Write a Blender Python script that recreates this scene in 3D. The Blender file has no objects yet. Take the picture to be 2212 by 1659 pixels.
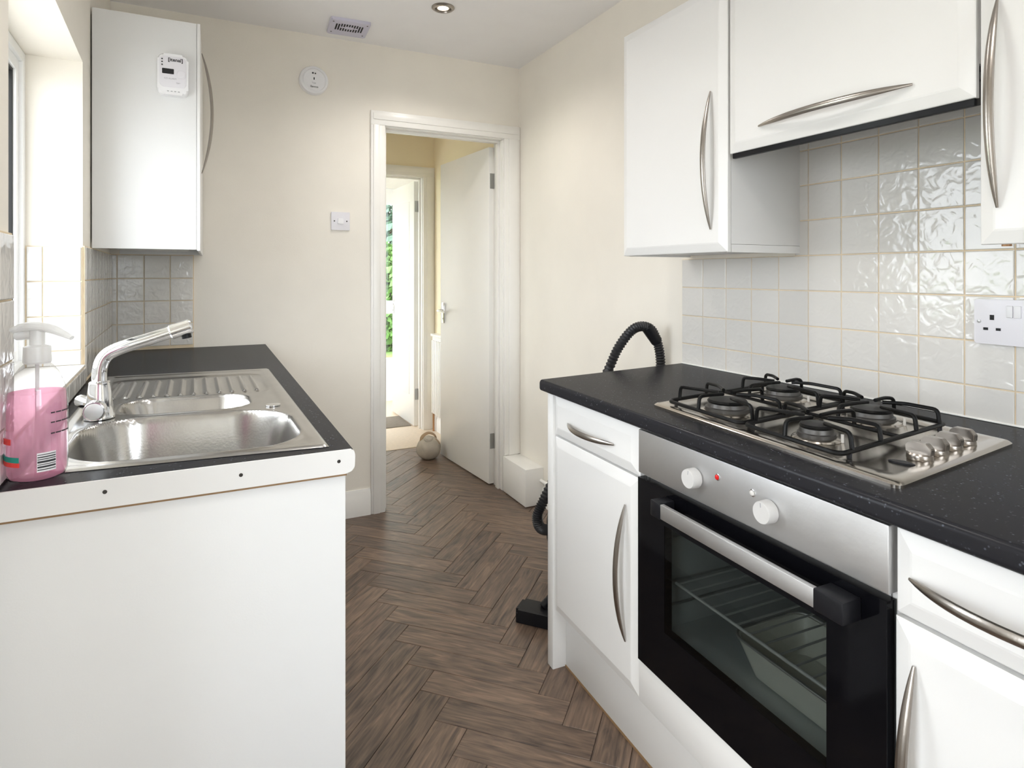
import bpy, bmesh, math, random
from mathutils import Vector, Matrix
RAD = math.radians
random.seed(11)
scene = bpy.context.scene
COL = scene.collection

# ------------------------------------------------------------------ camera
cam_d = bpy.data.cameras.new('camera'); cam = bpy.data.objects.new('camera', cam_d); COL.objects.link(cam)
cam.location = (0, 0, 1.25); cam.rotation_euler = (RAD(90), 0, RAD(-26.2))
cam_d.sensor_width = 36; cam_d.lens = 1318 / 2212 * 36; cam_d.shift_y = -(829.5 - 591.7) / 2212
cam_d.clip_start = .02
scene.camera = cam
# ------------------------------------------------------------------ sky (overcast daylight) and exposure
world = bpy.data.worlds.new('sky'); scene.world = world; world.use_nodes = True
bg = world.node_tree.nodes['Background']
bg.inputs[0].default_value = (.895, .93, 1, 1); bg.inputs[1].default_value = 6.8
scene.view_settings.view_transform = 'Standard'; scene.view_settings.look = 'None'
scene.view_settings.gamma = 1; scene.view_settings.use_curve_mapping = False
scene.view_settings.exposure = 0.48
sun = bpy.data.lights.new('hazy_sun', 'SUN'); sun.energy = 1.4; sun.angle = RAD(40); sun.color = (1, .97, .92)
sun_o = bpy.data.objects.new('hazy_sun', sun); COL.objects.link(sun_o); sun_o.rotation_euler = Vector((.78, .48, -.42)).to_track_quat('-Z', 'Y').to_euler()
scene.cycles.use_denoising = True
scene.cycles.max_bounces = 12; scene.cycles.diffuse_bounces = 7; scene.cycles.glossy_bounces = 5
scene.cycles.transparent_max_bounces = 16; scene.cycles.sample_clamp_indirect = 6
def portal(name, loc, rot, sx, sy):
    L = bpy.data.lights.new(name, 'AREA'); L.shape = 'RECTANGLE'; L.size = sx; L.size_y = sy; L.cycles.is_portal = True
    o = bpy.data.objects.new(name, L); COL.objects.link(o); o.location = loc; o.rotation_euler = rot
portal('daylight_left_window', (-.60, 1.79, 1.44), (0, RAD(-90), RAD(2.65)), 1.0, 1.05)
portal('daylight_added_back_window', (.62, -1.46, 1.42), (RAD(90), 0, 0), 1.0, 1.12)  # sky portal for the added window behind the camera
portal('daylight_added_side_window', (-.453, .36, .95), (0, RAD(-90), RAD(2.65)), 1.26, .44)  # sky portal for the added full length side window
portal('daylight_porch_door', (1.43, 6.03, 1.05), (RAD(-90), 0, 0), .8, 2.0)
portal('daylight_added_porch_window', (.16, 5.35, 1.25), (0, RAD(-90), 0), 1.7, .8)  # sky portal for the added porch window
portal('daylight_added_passage_window', (.06, 3.92, 1.35), (0, RAD(-90), 0), 1.4, .34)  # sky portal for the added passage window

# ------------------------------------------------------------------ materials
def nodes(name):
    m = bpy.data.materials.new(name); m.use_nodes = True
    nt = m.node_tree; return m, nt, nt.nodes['Principled BSDF']
def N(nt, t, **kw):
    n = nt.nodes.new(t)
    for k, v in kw.items():
        if k.startswith('i_'): n.inputs[k[2:].replace('_', ' ')].default_value = v
        else: setattr(n, k, v)
    return n
def mat(name, col, rough=.5, metal=0, spec=.5, var=0, vscale=6, bump=0, bscale=120, stretch=None, coat=0):
    m, nt, b = nodes(name)
    b.inputs['Base Color'].default_value = (*col, 1); b.inputs['Roughness'].default_value = rough
    b.inputs['Metallic'].default_value = metal; b.inputs['Specular IOR Level'].default_value = spec
    b.inputs['Coat Weight'].default_value = coat; b.inputs['Coat Roughness'].default_value = .08
    tc = N(nt, 'ShaderNodeTexCoord'); vec = tc.outputs['Object']
    if stretch:
        mp = N(nt, 'ShaderNodeMapping'); mp.inputs['Scale'].default_value = stretch
        nt.links.new(vec, mp.inputs['Vector']); vec = mp.outputs['Vector']
    if var:
        nz = N(nt, 'ShaderNodeTexNoise', i_Scale=vscale, i_Detail=4.0); nt.links.new(vec, nz.inputs['Vector'])
        hs = N(nt, 'ShaderNodeHueSaturation'); hs.inputs['Color'].default_value = (*col, 1)
        mr = N(nt, 'ShaderNodeMapRange'); mr.inputs['From Min'].default_value = .3; mr.inputs['From Max'].default_value = .7
        mr.inputs['To Min'].default_value = 1 - var; mr.inputs['To Max'].default_value = 1 + var
        nt.links.new(nz.outputs['Fac'], mr.inputs['Value']); nt.links.new(mr.outputs['Result'], hs.inputs['Value'])
        nt.links.new(hs.outputs['Color'], b.inputs['Base Color'])
    if bump:
        nz = N(nt, 'ShaderNodeTexNoise', i_Scale=bscale, i_Detail=3.0); nt.links.new(vec, nz.inputs['Vector'])
        bp = N(nt, 'ShaderNodeBump', i_Strength=bump, i_Distance=.01); nt.links.new(nz.outputs['Fac'], bp.inputs['Height'])
        nt.links.new(bp.outputs['Normal'], b.inputs['Normal'])
    return m
MAT = {}
MAT['wall'] = mat('cream_wall_paint', (.84, .80, .725), .75, var=.015, bump=.05, bscale=260)
MAT['wall_pass'] = mat('yellow_cream_wall_paint', (.86, .76, .56), .75, var=.015, bump=.05, bscale=260)
MAT['ceiling'] = mat('ceiling_paint', (.86, .85, .855), .85, var=.012, bump=.04, bscale=200)
MAT['gloss_white'] = mat('white_gloss_woodwork', (.86, .845, .81), .32, var=.015, vscale=9)
MAT['door_white'] = mat('white_gloss_door', (.84, .825, .79), .3, var=.01)
MAT['cab'] = mat('white_vinyl_cabinet', (.785, .78, .77), .38, var=.006)
MAT['cab_side'] = mat('white_melamine', (.76, .755, .745), .45, var=.01)
MAT['panel_white'] = mat('white_end_panel', (.785, .79, .79), .5, var=.012, vscale=3, bump=.02, bscale=300)
MAT['upvc'] = mat('white_upvc', (.88, .89, .9), .3)
MAT['grout'] = mat('beige_grout', (.72, .60, .43), .85, var=.1, vscale=14)
MAT['black'] = mat('black_plastic', (.008, .008, .010), .4, spec=.22)
MAT['black_gloss'] = mat('black_glass', (.003, .003, .004), .08, spec=.14)
MAT['enamel'] = mat('black_enamel_rod', (.0035, .0035, .0035), .4, spec=.18)
MAT['rubber'] = mat('black_hose', (.014, .014, .016), .42)
MAT['gasket'] = mat('black_gasket', (.01, .01, .01), .6)
MAT['white_plastic'] = mat('white_plastic', (.82, .82, .84), .35)
MAT['lilac_plastic'] = mat('pale_lilac_plastic', (.60, .585, .70), .45)
MAT['socket'] = mat('socket_plastic', (.75, .74, .78), .35)
MAT['dark'] = mat('dark_slot', (.008, .008, .01), .7)
MAT['print'] = mat('dark_print', (.03, .03, .035), .6)
MAT['print_grey'] = mat('grey_print', (.38, .38, .40), .6)
MAT['chrome'] = mat('chrome', (.78, .79, .81), .07, 1)
MAT['nickel'] = mat('brushed_nickel', (.36, .33, .30), .28, 1, bump=.03, bscale=400)
MAT['hinge'] = mat('hinge_steel', (.42, .42, .41), .4, 1)
MAT['steel'] = mat('brushed_steel', (.56, .557, .555), .48, 1, var=.05, vscale=8, bump=.04, bscale=60, stretch=(1, 12, 1))
MAT['sinksteel'] = mat('sink_steel', (.50, .49, .475), .22, 1, var=.05, vscale=20, bump=.02, bscale=200)
MAT['hobsteel'] = mat('hob_steel', (.52, .48, .43), .2, 1, var=.04, vscale=10)
MAT['burner'] = mat('burner_alloy', (.11, .105, .1), .45, .8)
MAT['screw'] = mat('dark_screw', (.06, .055, .05), .4, .8)
MAT['red'] = mat('red_lens', (.6, .01, .01), .2)
MAT['clear'] = mat('clear_lens', (.6, .58, .55), .2)
MAT['teal'] = mat('teal_print', (.02, .30, .24), .5)
MAT['redprint'] = mat('red_print', (.8, .06, .05), .5)
MAT['canvas'] = mat('grey_canvas', (.50, .45, .38), .95, var=.08, vscale=30, bump=.25, bscale=300)
MAT['strap'] = mat('tan_strap', (.42, .29, .18), .8)
MAT['lightwood'] = mat('pale_wood', (.74, .62, .49), .5, var=.12, vscale=12, stretch=(3, 20, 1))
MAT['matgrey'] = mat('grey_matting', (.25, .215, .18), .9, var=.1, vscale=60, bump=.3, bscale=500)
MAT['subfloor'] = mat('dark_seam', (.035, .025, .02), .8)
MAT['brown_edge'] = mat('brown_sealant', (.26, .16, .08), .8)
MAT['enamel_white'] = mat('white_enamel_dish', (.78, .76, .68), .25)
MAT['cavity'] = mat('oven_cavity', (.40, .42, .42), .5)
MAT['oven_knob'] = mat('oven_knob_grey', (.56, .55, .54), .4)
MAT['rack'] = mat('rack_wire', (.75, .75, .74), .35, .5)
MAT['copper'] = mat('copper_pipe', (.45, .25, .13), .4, .6)
MAT['lawn'] = mat('lawn_grass', (.16, .30, .06), .9, var=.25, vscale=20)
MAT['paving'] = mat('pale_paving', (.5, .48, .45), .9, var=.1)
MAT['leaf'] = mat('leaf_green', (.10, .20, .045), .6, var=.45, vscale=2.5)
MAT['leaf2'] = mat('leaf_bluegreen', (.10, .17, .12), .6, var=.4, vscale=2.5)
MAT['trunk'] = mat('bark', (.12, .08, .05), .9)

def tile_mat(name, col):
    m, nt, b = nodes(name)
    oi = N(nt, 'ShaderNodeObjectInfo'); tc = N(nt, 'ShaderNodeTexCoord')
    sc = N(nt, 'ShaderNodeVectorMath', operation='SCALE'); sc.inputs['Scale'].default_value = 7.0
    cmb = N(nt, 'ShaderNodeCombineXYZ')
    for k in 'XYZ': nt.links.new(oi.outputs['Random'], cmb.inputs[k])
    nt.links.new(cmb.outputs[0], sc.inputs[0])
    ad = N(nt, 'ShaderNodeVectorMath', operation='ADD'); nt.links.new(tc.outputs['Object'], ad.inputs[0]); nt.links.new(sc.outputs[0], ad.inputs[1])
    nz = N(nt, 'ShaderNodeTexNoise', i_Scale=34.0, i_Detail=1.5, i_Distortion=.8); nt.links.new(ad.outputs[0], nz.inputs['Vector'])
    bp = N(nt, 'ShaderNodeBump', i_Strength=.34, i_Distance=.005); nt.links.new(nz.outputs['Fac'], bp.inputs['Height'])
    nt.links.new(bp.outputs['Normal'], b.inputs['Normal'])
    hs = N(nt, 'ShaderNodeHueSaturation'); hs.inputs['Color'].default_value = (*col, 1)
    mr = N(nt, 'ShaderNodeMapRange'); mr.inputs['To Min'].default_value = .965; mr.inputs['To Max'].default_value = 1.035
    nt.links.new(oi.outputs['Random'], mr.inputs['Value']); nt.links.new(mr.outputs[0], hs.inputs['Value'])
    nt.links.new(hs.outputs[0], b.inputs['Base Color'])
    b.inputs['Roughness'].default_value = .1
    return m
MAT['tile'] = tile_mat('white_glazed_tile', (.675, .66, .632))

def wood_mat():
    m, nt, b = nodes('brown_wood_plank')
    oi = N(nt, 'ShaderNodeObjectInfo'); tc = N(nt, 'ShaderNodeTexCoord')
    cmb = N(nt, 'ShaderNodeCombineXYZ'); nt.links.new(oi.outputs['Random'], cmb.inputs['X']); nt.links.new(oi.outputs['Random'], cmb.inputs['Y'])
    sc = N(nt, 'ShaderNodeVectorMath', operation='SCALE'); sc.inputs['Scale'].default_value = 37.0; nt.links.new(cmb.outputs[0], sc.inputs[0])
    ad = N(nt, 'ShaderNodeVectorMath', operation='ADD'); nt.links.new(tc.outputs['Object'], ad.inputs[0]); nt.links.new(sc.outputs[0], ad.inputs[1])
    def noise(scale, mp, det=6, dist=.6):
        g = N(nt, 'ShaderNodeMapping'); g.inputs['Scale'].default_value = mp; nt.links.new(ad.outputs[0], g.inputs['Vector'])
        n = N(nt, 'ShaderNodeTexNoise', i_Scale=scale, i_Detail=float(det), i_Distortion=dist); nt.links.new(g.outputs[0], n.inputs['Vector']); return n.outputs['Fac']
    a = noise(9, (.6, 3.2, 1), 5, 1.6); f = noise(60, (.12, 2.2, 1), 8, .3); k = noise(220, (.05, 1.5, 1), 4, 0)
    def math2(op, x, y):
        n = N(nt, 'ShaderNodeMath', operation=op)
        for i, v in enumerate((x, y)):
            if isinstance(v, (int, float)): n.inputs[i].default_value = v
            else: nt.links.new(v, n.inputs[i])
        return n.outputs[0]
    s = math2('ADD', math2('MULTIPLY', a, .5), math2('ADD', math2('MULTIPLY', f, .38), math2('MULTIPLY', k, .12)))
    s = math2('ADD', s, math2('MULTIPLY', math2('SUBTRACT', oi.outputs['Random'], .5), .09))
    cr = N(nt, 'ShaderNodeValToRGB'); nt.links.new(s, cr.inputs['Fac'])
    e = cr.color_ramp.elements
    e[0].position = .34; e[0].color = (.054, .037, .028, 1); e[1].position = .66; e[1].color = (.275, .187, .13, 1)
    x = e.new(.45); x.color = (.120, .082, .060, 1); x = e.new(.55); x.color = (.185, .125, .089, 1)
    nt.links.new(cr.outputs[0], b.inputs['Base Color'])
    b.inputs['Roughness'].default_value = .36
    bp = N(nt, 'ShaderNodeBump', i_Strength=.1, i_Distance=.004); nt.links.new(f, bp.inputs['Height']); nt.links.new(bp.outputs[0], b.inputs['Normal'])
    return m
MAT['plank'] = wood_mat()

def worktop_mat():
    m, nt, b = nodes('dark_speckled_laminate')
    tc = N(nt, 'ShaderNodeTexCoord')
    vo = N(nt, 'ShaderNodeTexVoronoi', i_Scale=150.0); nt.links.new(tc.outputs['Object'], vo.inputs['Vector'])
    nz = N(nt, 'ShaderNodeTexNoise', i_Scale=75.0, i_Detail=3.0); nt.links.new(tc.outputs['Object'], nz.inputs['Vector'])
    c1 = N(nt, 'ShaderNodeValToRGB'); nt.links.new(vo.outputs['Distance'], c1.inputs['Fac'])
    c1.color_ramp.elements[0].position = .12; c1.color_ramp.elements[0].color = (1, 1, 1, 1)
    c1.color_ramp.elements[1].position = .3; c1.color_ramp.elements[1].color = (0, 0, 0, 1)
    c2 = N(nt, 'ShaderNodeValToRGB'); nt.links.new(nz.outputs['Fac'], c2.inputs['Fac'])
    c2.color_ramp.elements[0].position = .52; c2.color_ramp.elements[1].position = .66
    mu = N(nt, 'ShaderNodeMath', operation='MULTIPLY'); nt.links.new(c1.outputs[0], mu.inputs[0]); nt.links.new(c2.outputs[0], mu.inputs[1])
    mx = N(nt, 'ShaderNodeMix', data_type='RGBA'); nt.links.new(mu.outputs[0], mx.inputs['Factor'])
    mx.inputs['A'].default_value = (.019, .019, .022, 1); mx.inputs['B'].default_value = (.12, .132, .16, 1)
    df = N(nt, 'ShaderNodeBsdfDiffuse'); gl = N(nt, 'ShaderNodeBsdfGlossy'); gl.inputs['Roughness'].default_value = .26
    nt.links.new(mx.outputs['Result'], df.inputs['Color'])
    fr = N(nt, 'ShaderNodeFresnel', i_IOR=1.45); sc_ = N(nt, 'ShaderNodeMath', operation='MULTIPLY'); sc_.inputs[1].default_value = .42
    nt.links.new(fr.outputs[0], sc_.inputs[0]); ms = N(nt, 'ShaderNodeMixShader'); nt.links.new(sc_.outputs[0], ms.inputs[0])
    nt.links.new(df.outputs[0], ms.inputs[1]); nt.links.new(gl.outputs[0], ms.inputs[2])
    nt.links.new(ms.outputs[0], nt.nodes['Material Output'].inputs[0])
    bp = N(nt, 'ShaderNodeBump', i_Strength=.06, i_Distance=.004); nt.links.new(nz.outputs['Fac'], bp.inputs['Height']); nt.links.new(bp.outputs[0], gl.inputs['Normal'])
    return m
MAT['worktop'] = worktop_mat()

def glass_mat(name, tint, refl=.08, rough=.01):
    m = bpy.data.materials.new(name); m.use_nodes = True; nt = m.node_tree; nt.nodes.clear()
    out = N(nt, 'ShaderNodeOutputMaterial'); t = N(nt, 'ShaderNodeBsdfTransparent'); g = N(nt, 'ShaderNodeBsdfGlossy')
    t.inputs[0].default_value = (*tint, 1); g.inputs['Roughness'].default_value = rough
    fr = N(nt, 'ShaderNodeFresnel', i_IOR=1.45); mx = N(nt, 'ShaderNodeMixShader')
    mu = N(nt, 'ShaderNodeMath', operation='MULTIPLY'); mu.inputs[1].default_value = refl / .035
    nt.links.new(fr.outputs[0], mu.inputs[0]); mu.use_clamp = True
    ge = N(nt, 'ShaderNodeNewGeometry'); iv = N(nt, 'ShaderNodeMath', operation='SUBTRACT'); iv.inputs[0].default_value = 1; nt.links.new(ge.outputs['Backfacing'], iv.inputs[1])
    m2 = N(nt, 'ShaderNodeMath', operation='MULTIPLY'); nt.links.new(mu.outputs[0], m2.inputs[0]); nt.links.new(iv.outputs[0], m2.inputs[1])
    nt.links.new(m2.outputs[0], mx.inputs[0]); nt.links.new(t.outputs[0], mx.inputs[1]); nt.links.new(g.outputs[0], mx.inputs[2])
    nt.links.new(mx.outputs[0], out.inputs[0]); return m
MAT['glass'] = glass_mat('window_glass', (.97, .985, .98), .035)
MAT['oven_glass'] = glass_mat('tinted_oven_glass', (.62, .64, .635), .02)
MAT['bottle'] = glass_mat('clear_bottle_plastic', (.90, .895, .90), .06, .05)
def liquid_mat():
    m = bpy.data.materials.new('pink_liquid_soap'); m.use_nodes = True; nt = m.node_tree; nt.nodes.clear()
    out = N(nt, 'ShaderNodeOutputMaterial'); t = N(nt, 'ShaderNodeBsdfTransparent'); t.inputs[0].default_value = (.99, .74, .84, 1)
    d = N(nt, 'ShaderNodeBsdfDiffuse'); d.inputs[0].default_value = (.98, .56, .72, 1)
    tr = N(nt, 'ShaderNodeBsdfTranslucent'); tr.inputs[0].default_value = (1.0, .66, .80, 1)
    a = N(nt, 'ShaderNodeMixShader'); a.inputs[0].default_value = .55; b2 = N(nt, 'ShaderNodeMixShader'); b2.inputs[0].default_value = .42
    nt.links.new(d.outputs[0], a.inputs[1]); nt.links.new(tr.outputs[0], a.inputs[2])
    nt.links.new(t.outputs[0], b2.inputs[1]); nt.links.new(a.outputs[0], b2.inputs[2]); nt.links.new(b2.outputs[0], out.inputs[0]); return m
MAT['liquid'] = liquid_mat()
def frost_mat():
    m = bpy.data.materials.new('frosted_pump_plastic'); m.use_nodes = True; nt = m.node_tree; nt.nodes.clear()
    out = N(nt, 'ShaderNodeOutputMaterial'); t = N(nt, 'ShaderNodeBsdfTransparent'); p = N(nt, 'ShaderNodeBsdfPrincipled')
    p.inputs['Base Color'].default_value = (.80, .80, .80, 1); p.inputs['Roughness'].default_value = .3
    mx = N(nt, 'ShaderNodeMixShader'); mx.inputs[0].default_value = .6
    nt.links.new(t.outputs[0], mx.inputs[1]); nt.links.new(p.outputs[0], mx.inputs[2]); nt.links.new(mx.outputs[0], out.inputs[0]); return m
MAT['frost'] = frost_mat()
m, nt, b = nodes('lit_lamp'); b.inputs['Emission Color'].default_value = (1, .86, .62, 1); b.inputs['Emission Strength'].default_value = 6; MAT['lamp'] = m

# ------------------------------------------------------------------ geometry helpers
def B(): return bmesh.new()
def box(bm, x0, x1, y0, y1, z0, z1, bev=0, seg=2):
    M = Matrix.Translation(((x0+x1)/2, (y0+y1)/2, (z0+z1)/2)) @ Matrix.Diagonal((abs(x1-x0), abs(y1-y0), abs(z1-z0), 1))
    r = bmesh.ops.create_cube(bm, size=1, matrix=M)
    if bev:
        ed = {e for v in r['verts'] for e in v.link_edges}
        bmesh.ops.bevel(bm, geom=list(ed), offset=bev, segments=seg, affect='EDGES', profile=.5)
    return bm
def prism(bm, poly, z0, z1, M=None):
    a = [bm.verts.new((x, y, z0)) for x, y in poly]; b = [bm.verts.new((x, y, z1)) for x, y in poly]
    n = len(poly); bm.faces.new(a[::-1]); bm.faces.new(b)
    for i in range(n): bm.faces.new((a[i], a[(i+1) % n], b[(i+1) % n], b[i]))
    if M is not None: bmesh.ops.transform(bm, matrix=M, verts=a + b)
    return bm
def rrect(x0, x1, y0, y1, r, n=5):
    P = []
    for cx, cy, a0 in ((x1-r, y1-r, 0), (x0+r, y1-r, 90), (x0+r, y0+r, 180), (x1-r, y0+r, 270)):
        for k in range(n+1):
            a = RAD(a0 + 90*k/n); P.append((cx + r*math.cos(a), cy + r*math.sin(a)))
    return P
def lathe(bm, prof, n=32, M=None, cap=True):
    rings = []
    for r, z in prof:
        rings.append([bm.verts.new((r*math.cos(2*math.pi*k/n), r*math.sin(2*math.pi*k/n), z)) for k in range(n)])
    for a, b in zip(rings, rings[1:]):
        for k in range(n): bm.faces.new((a[k], a[(k+1) % n], b[(k+1) % n], b[k]))
    if cap: bm.faces.new(rings[0][::-1]); bm.faces.new(rings[-1])
    if M is not None: bmesh.ops.transform(bm, matrix=M, verts=[v for r in rings for v in r])
    return bm
def axis_m(p, d):
    d = Vector(d).normalized(); q = Vector((0, 0, 1)).rotation_difference(d)
    return Matrix.Translation(p) @ q.to_matrix().to_4x4()
def cyl(bm, p0, p1, r0, r1=None, n=20, bev=0):
    p0, p1 = Vector(p0), Vector(p1); L = (p1-p0).length; r1 = r0 if r1 is None else r1
    pr = [(r0, 0), (r1, L)]
    if bev: pr = [(r0-bev, 0), (r0, bev), (r1, L-bev), (r1-bev, L)]
    return lathe(bm, pr, n, axis_m(p0, p1-p0))
def sweep(bm, pts, rad, n=10, up=(0, 0, 1), closed=False):
    """tube along pts; rad: float, list of floats, or list of (normal radius, binormal radius)"""
    pts = [Vector(p) for p in pts]; m = len(pts)
    if isinstance(rad, (int, float)): rad = [rad]*m
    nrm = None; rings = []
    for i, p in enumerate(pts):
        if closed: t = pts[(i+1) % m] - pts[i-1]
        else: t = pts[min(i+1, m-1)] - pts[max(i-1, 0)]
        t.normalize()
        if nrm is None:
            u = Vector(up); nrm = u - t*u.dot(t)
            if nrm.length < 1e-4: u = Vector((1, .1, 0)); nrm = u - t*u.dot(t)
        else: nrm = nrm - t*nrm.dot(t)
        nrm.normalize(); bi = t.cross(nrm)
        r = rad[i]; ra, rb = r if isinstance(r, (tuple, list)) else (r, r)
        rings.append([bm.verts.new(p + nrm*ra*math.cos(2*math.pi*k/n) + bi*rb*math.sin(2*math.pi*k/n)) for k in range(n)])
    L = list(zip(rings, rings[1:])) + ([(rings[-1], rings[0])] if closed else [])
    for a, b in L:
        for k in range(n): bm.faces.new((a[k], a[(k+1) % n], b[(k+1) % n], b[k]))
    if not closed: bm.faces.new(rings[0][::-1]); bm.faces.new(rings[-1])
    return bm
def smooth_path(P, per=8, closed=False):
    P = [Vector(p) for p in P]; out = []; n = len(P)
    for i in range(n if closed else n-1):
        if closed: a, b, c, d = P[i-1], P[i], P[(i+1) % n], P[(i+2) % n]
        else: a, b, c, d = P[max(i-1, 0)], P[i], P[i+1], P[min(i+2, n-1)]
        for k in range(per):
            t = k/per
            out.append(.5*((2*b) + (c-a)*t + (2*a-5*b+4*c-d)*t*t + (3*b-a-3*c+d)*t**3))
    if not closed: out.append(P[-1])
    return out
def fillet(P, r, n=4):
    P = [Vector(p) for p in P]; out = [P[0]]
    for a, b, c in zip(P, P[1:], P[2:]):
        u = (a-b); v = (c-b); k = min(r, u.length*.45, v.length*.45)
        s, e = b + u.normalized()*k, b + v.normalized()*k
        for i in range(n+1):
            t = i/n; out.append((1-t)**2*s + 2*t*(1-t)*b + t*t*e)
    out.append(P[-1]); return out
def mk(name, bm, m, parent=None, sm=28, loc=None, rot=None):
    me = bpy.data.meshes.new(name)
    if isinstance(bm, bmesh.types.BMesh):
        bmesh.ops.recalc_face_normals(bm, faces=bm.faces); bm.to_mesh(me); bm.free()
    else: me = bm
    me.materials.clear(); me.materials.append(MAT[m])
    if sm and len(me.polygons):
        me.polygons.foreach_set('use_smooth', [True]*len(me.polygons)); me.set_sharp_from_angle(angle=RAD(sm))
    o = bpy.data.objects.new(name, me); COL.objects.link(o)
    if parent: o.parent = parent
    if loc is not None: o.location = loc
    if rot is not None: o.rotation_euler = rot
    return o
def link(name, me, parent, loc, rotz=0):
    o = bpy.data.objects.new(name, me); COL.objects.link(o); o.parent = parent; o.location = loc; o.rotation_euler = (0, 0, rotz); return o
def tag(o, label, cat=None, group=None, kind=None):
    o['label'] = label
    if cat: o['category'] = cat
    if group: o['group'] = group
    if kind: o['kind'] = kind
    return o
def thing(name, label, cat, loc=(0, 0, 0), rot=0, group=None):
    o = bpy.data.objects.new(name, None); COL.objects.link(o); o.location = loc; o.rotation_euler = (0, 0, RAD(rot)); o.empty_display_size = .05
    return tag(o, label, cat, group)
def struct(name, label, loc=(0, 0, 0), rot=0, bm=None, m=None, cat=None, sm=28):
    if bm is None: o = bpy.data.objects.new(name, None); COL.objects.link(o); o.empty_display_size = .05
    else: o = mk(name, bm, m, sm=sm)
    o.location = loc; o.rotation_euler = (0, 0, RAD(rot)); return tag(o, label, cat, kind='structure')
def text(name, s, size, m, parent, loc, rot, ext=.0003, bold=0):
    c = bpy.data.curves.new(name, 'FONT'); c.body = s; c.size = size; c.align_x = 'CENTER'; c.align_y = 'CENTER'; c.extrude = ext; c.offset = bold; c.resolution_u = 3
    t = bpy.data.objects.new(name, c); me = bpy.data.meshes.new_from_object(t)
    bpy.data.objects.remove(t); bpy.data.curves.remove(c)
    return mk(name, me, m, parent, 0, loc, rot)

def ring(x0, x1, z0, z1, w, y0, y1, bev=.004):
    bm = B()
    box(bm, x0, x0+w, y0, y1, z0, z1, bev); box(bm, x1-w, x1, y0, y1, z0, z1, bev)
    box(bm, x0+w, x1-w, y0, y1, z0, z0+w, bev); box(bm, x0+w, x1-w, y0, y1, z1-w, z1, bev); return bm
# ================================================================== ROOM SHELL
ZC = 2.448; YF = 3.182; XR = 1.612
# left wall frame: local x runs away from the camera, local y goes into the wall
LWO = Vector((-.315, 1.345, 0)); LWA = 92.65
def LW(s, d=0, z=0):
    a = RAD(LWA); return Vector((LWO.x + s*math.cos(a) - d*math.sin(a), LWO.y + s*math.sin(a) + d*math.cos(a), z))
WS0, WS1, WZ0, WZ1 = -.02, .935, .965, 1.905
bm = B(); box(bm, -.69, WS0, 0, .26, 0, ZC); box(bm, -2.85, -1.27, 0, .26, 0, ZC); box(bm, -1.27, -.69, 0, .26, 1.66, ZC); box(bm, WS0, WS1, 0, .26, WZ1, ZC); box(bm, WS0, WS1, 0, .26, 0, WZ0); box(bm, WS1, 1.83, 0, .26, 0, ZC)
wall_left = struct('wall_left', 'cream painted wall with the deep window recess above the sink', LWO, LWA, bm, 'wall')
bm = B(); box(bm, XR, XR+.14, -1.4, YF, 0, ZC)
wall_right = struct('wall_right', 'cream wall behind the cooker with a tiled splashback', bm=bm, m='wall')
bm = B(); box(bm, -.70, .793, YF, 3.30, 0, ZC); box(bm, 1.533, XR+.14, YF, 3.30, 0, ZC); box(bm, .793, 1.533, YF, 3.30, 2.053, ZC)
wall_far = struct('wall_far', 'cream end wall with the doorway and smoke alarm', bm=bm, m='wall')
bm = B(); box(bm, -.5, .08, -1.5, -1.35, 0, ZC); box(bm, 1.16, XR+.14, -1.5, -1.35, 0, ZC); box(bm, .08, 1.16, -1.5, -1.35, 2.02, ZC); box(bm, .08, 1.16, -1.5, -1.35, 0, .82)
wall_back = struct('wall_back', 'cream wall behind the viewer with an added window', bm=bm, m='wall')
bm = B(); box(bm, -.8, 2.4, -1.5, 4.8, ZC, ZC+.1)
ceiling = struct('ceiling', 'plain off-white painted ceiling', bm=bm, m='ceiling')
bm = B(); box(bm, -.8, 2.4, -1.5, 6.15, -.12, -.0042)
floor = struct('floor', 'brown wood-effect herringbone plank floor', bm=bm, m='subfloor')

# herringbone planks: each one an object
PW, PL = .0976, .44
bm = B(); box(bm, .0006, PL-.0006, .0006, PW-.0006, -.004, 0, .0012, 1)
plank_me = bpy.data.meshes.new('plank'); bmesh.ops.recalc_face_normals(bm, faces=bm.faces); bm.to_mesh(plank_me); bm.free(); plank_me.materials.append(MAT['plank'])
q = math.sqrt(.5); OX, OY = .250, 1.456
def ab(a, b): return (OX + (a+b)*q, OY + (a-b)*q)
cands = []
for i in range(-40, 40):
    for j in range(-5, 5):
        a0, b0 = i*PW + j*PL, -i*PW + j*PL
        # A: long along a ; B: long along b
        for kind in 'AB':
            if kind == 'A': c = ab(a0 + PL/2, b0 + PW/2); p = ab(a0, b0 + PW); ang = 45
            else: c = ab(a0 + PL + PW/2, b0 + PL/2); p = ab(a0 + PL, b0); ang = -45
            x, y = c
            if -.45 < x < 1.70 and -1.45 < y < 4.40 and not (x > 1.3 and .1 < y < 1.5) and not (x < .08 and y > 1.3) and not (x < .6 and y > 3.45): cands.append((p, ang))

for p, ang in cands: link('plank', plank_me, floor, (p[0], p[1], 0), RAD(ang))

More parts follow.
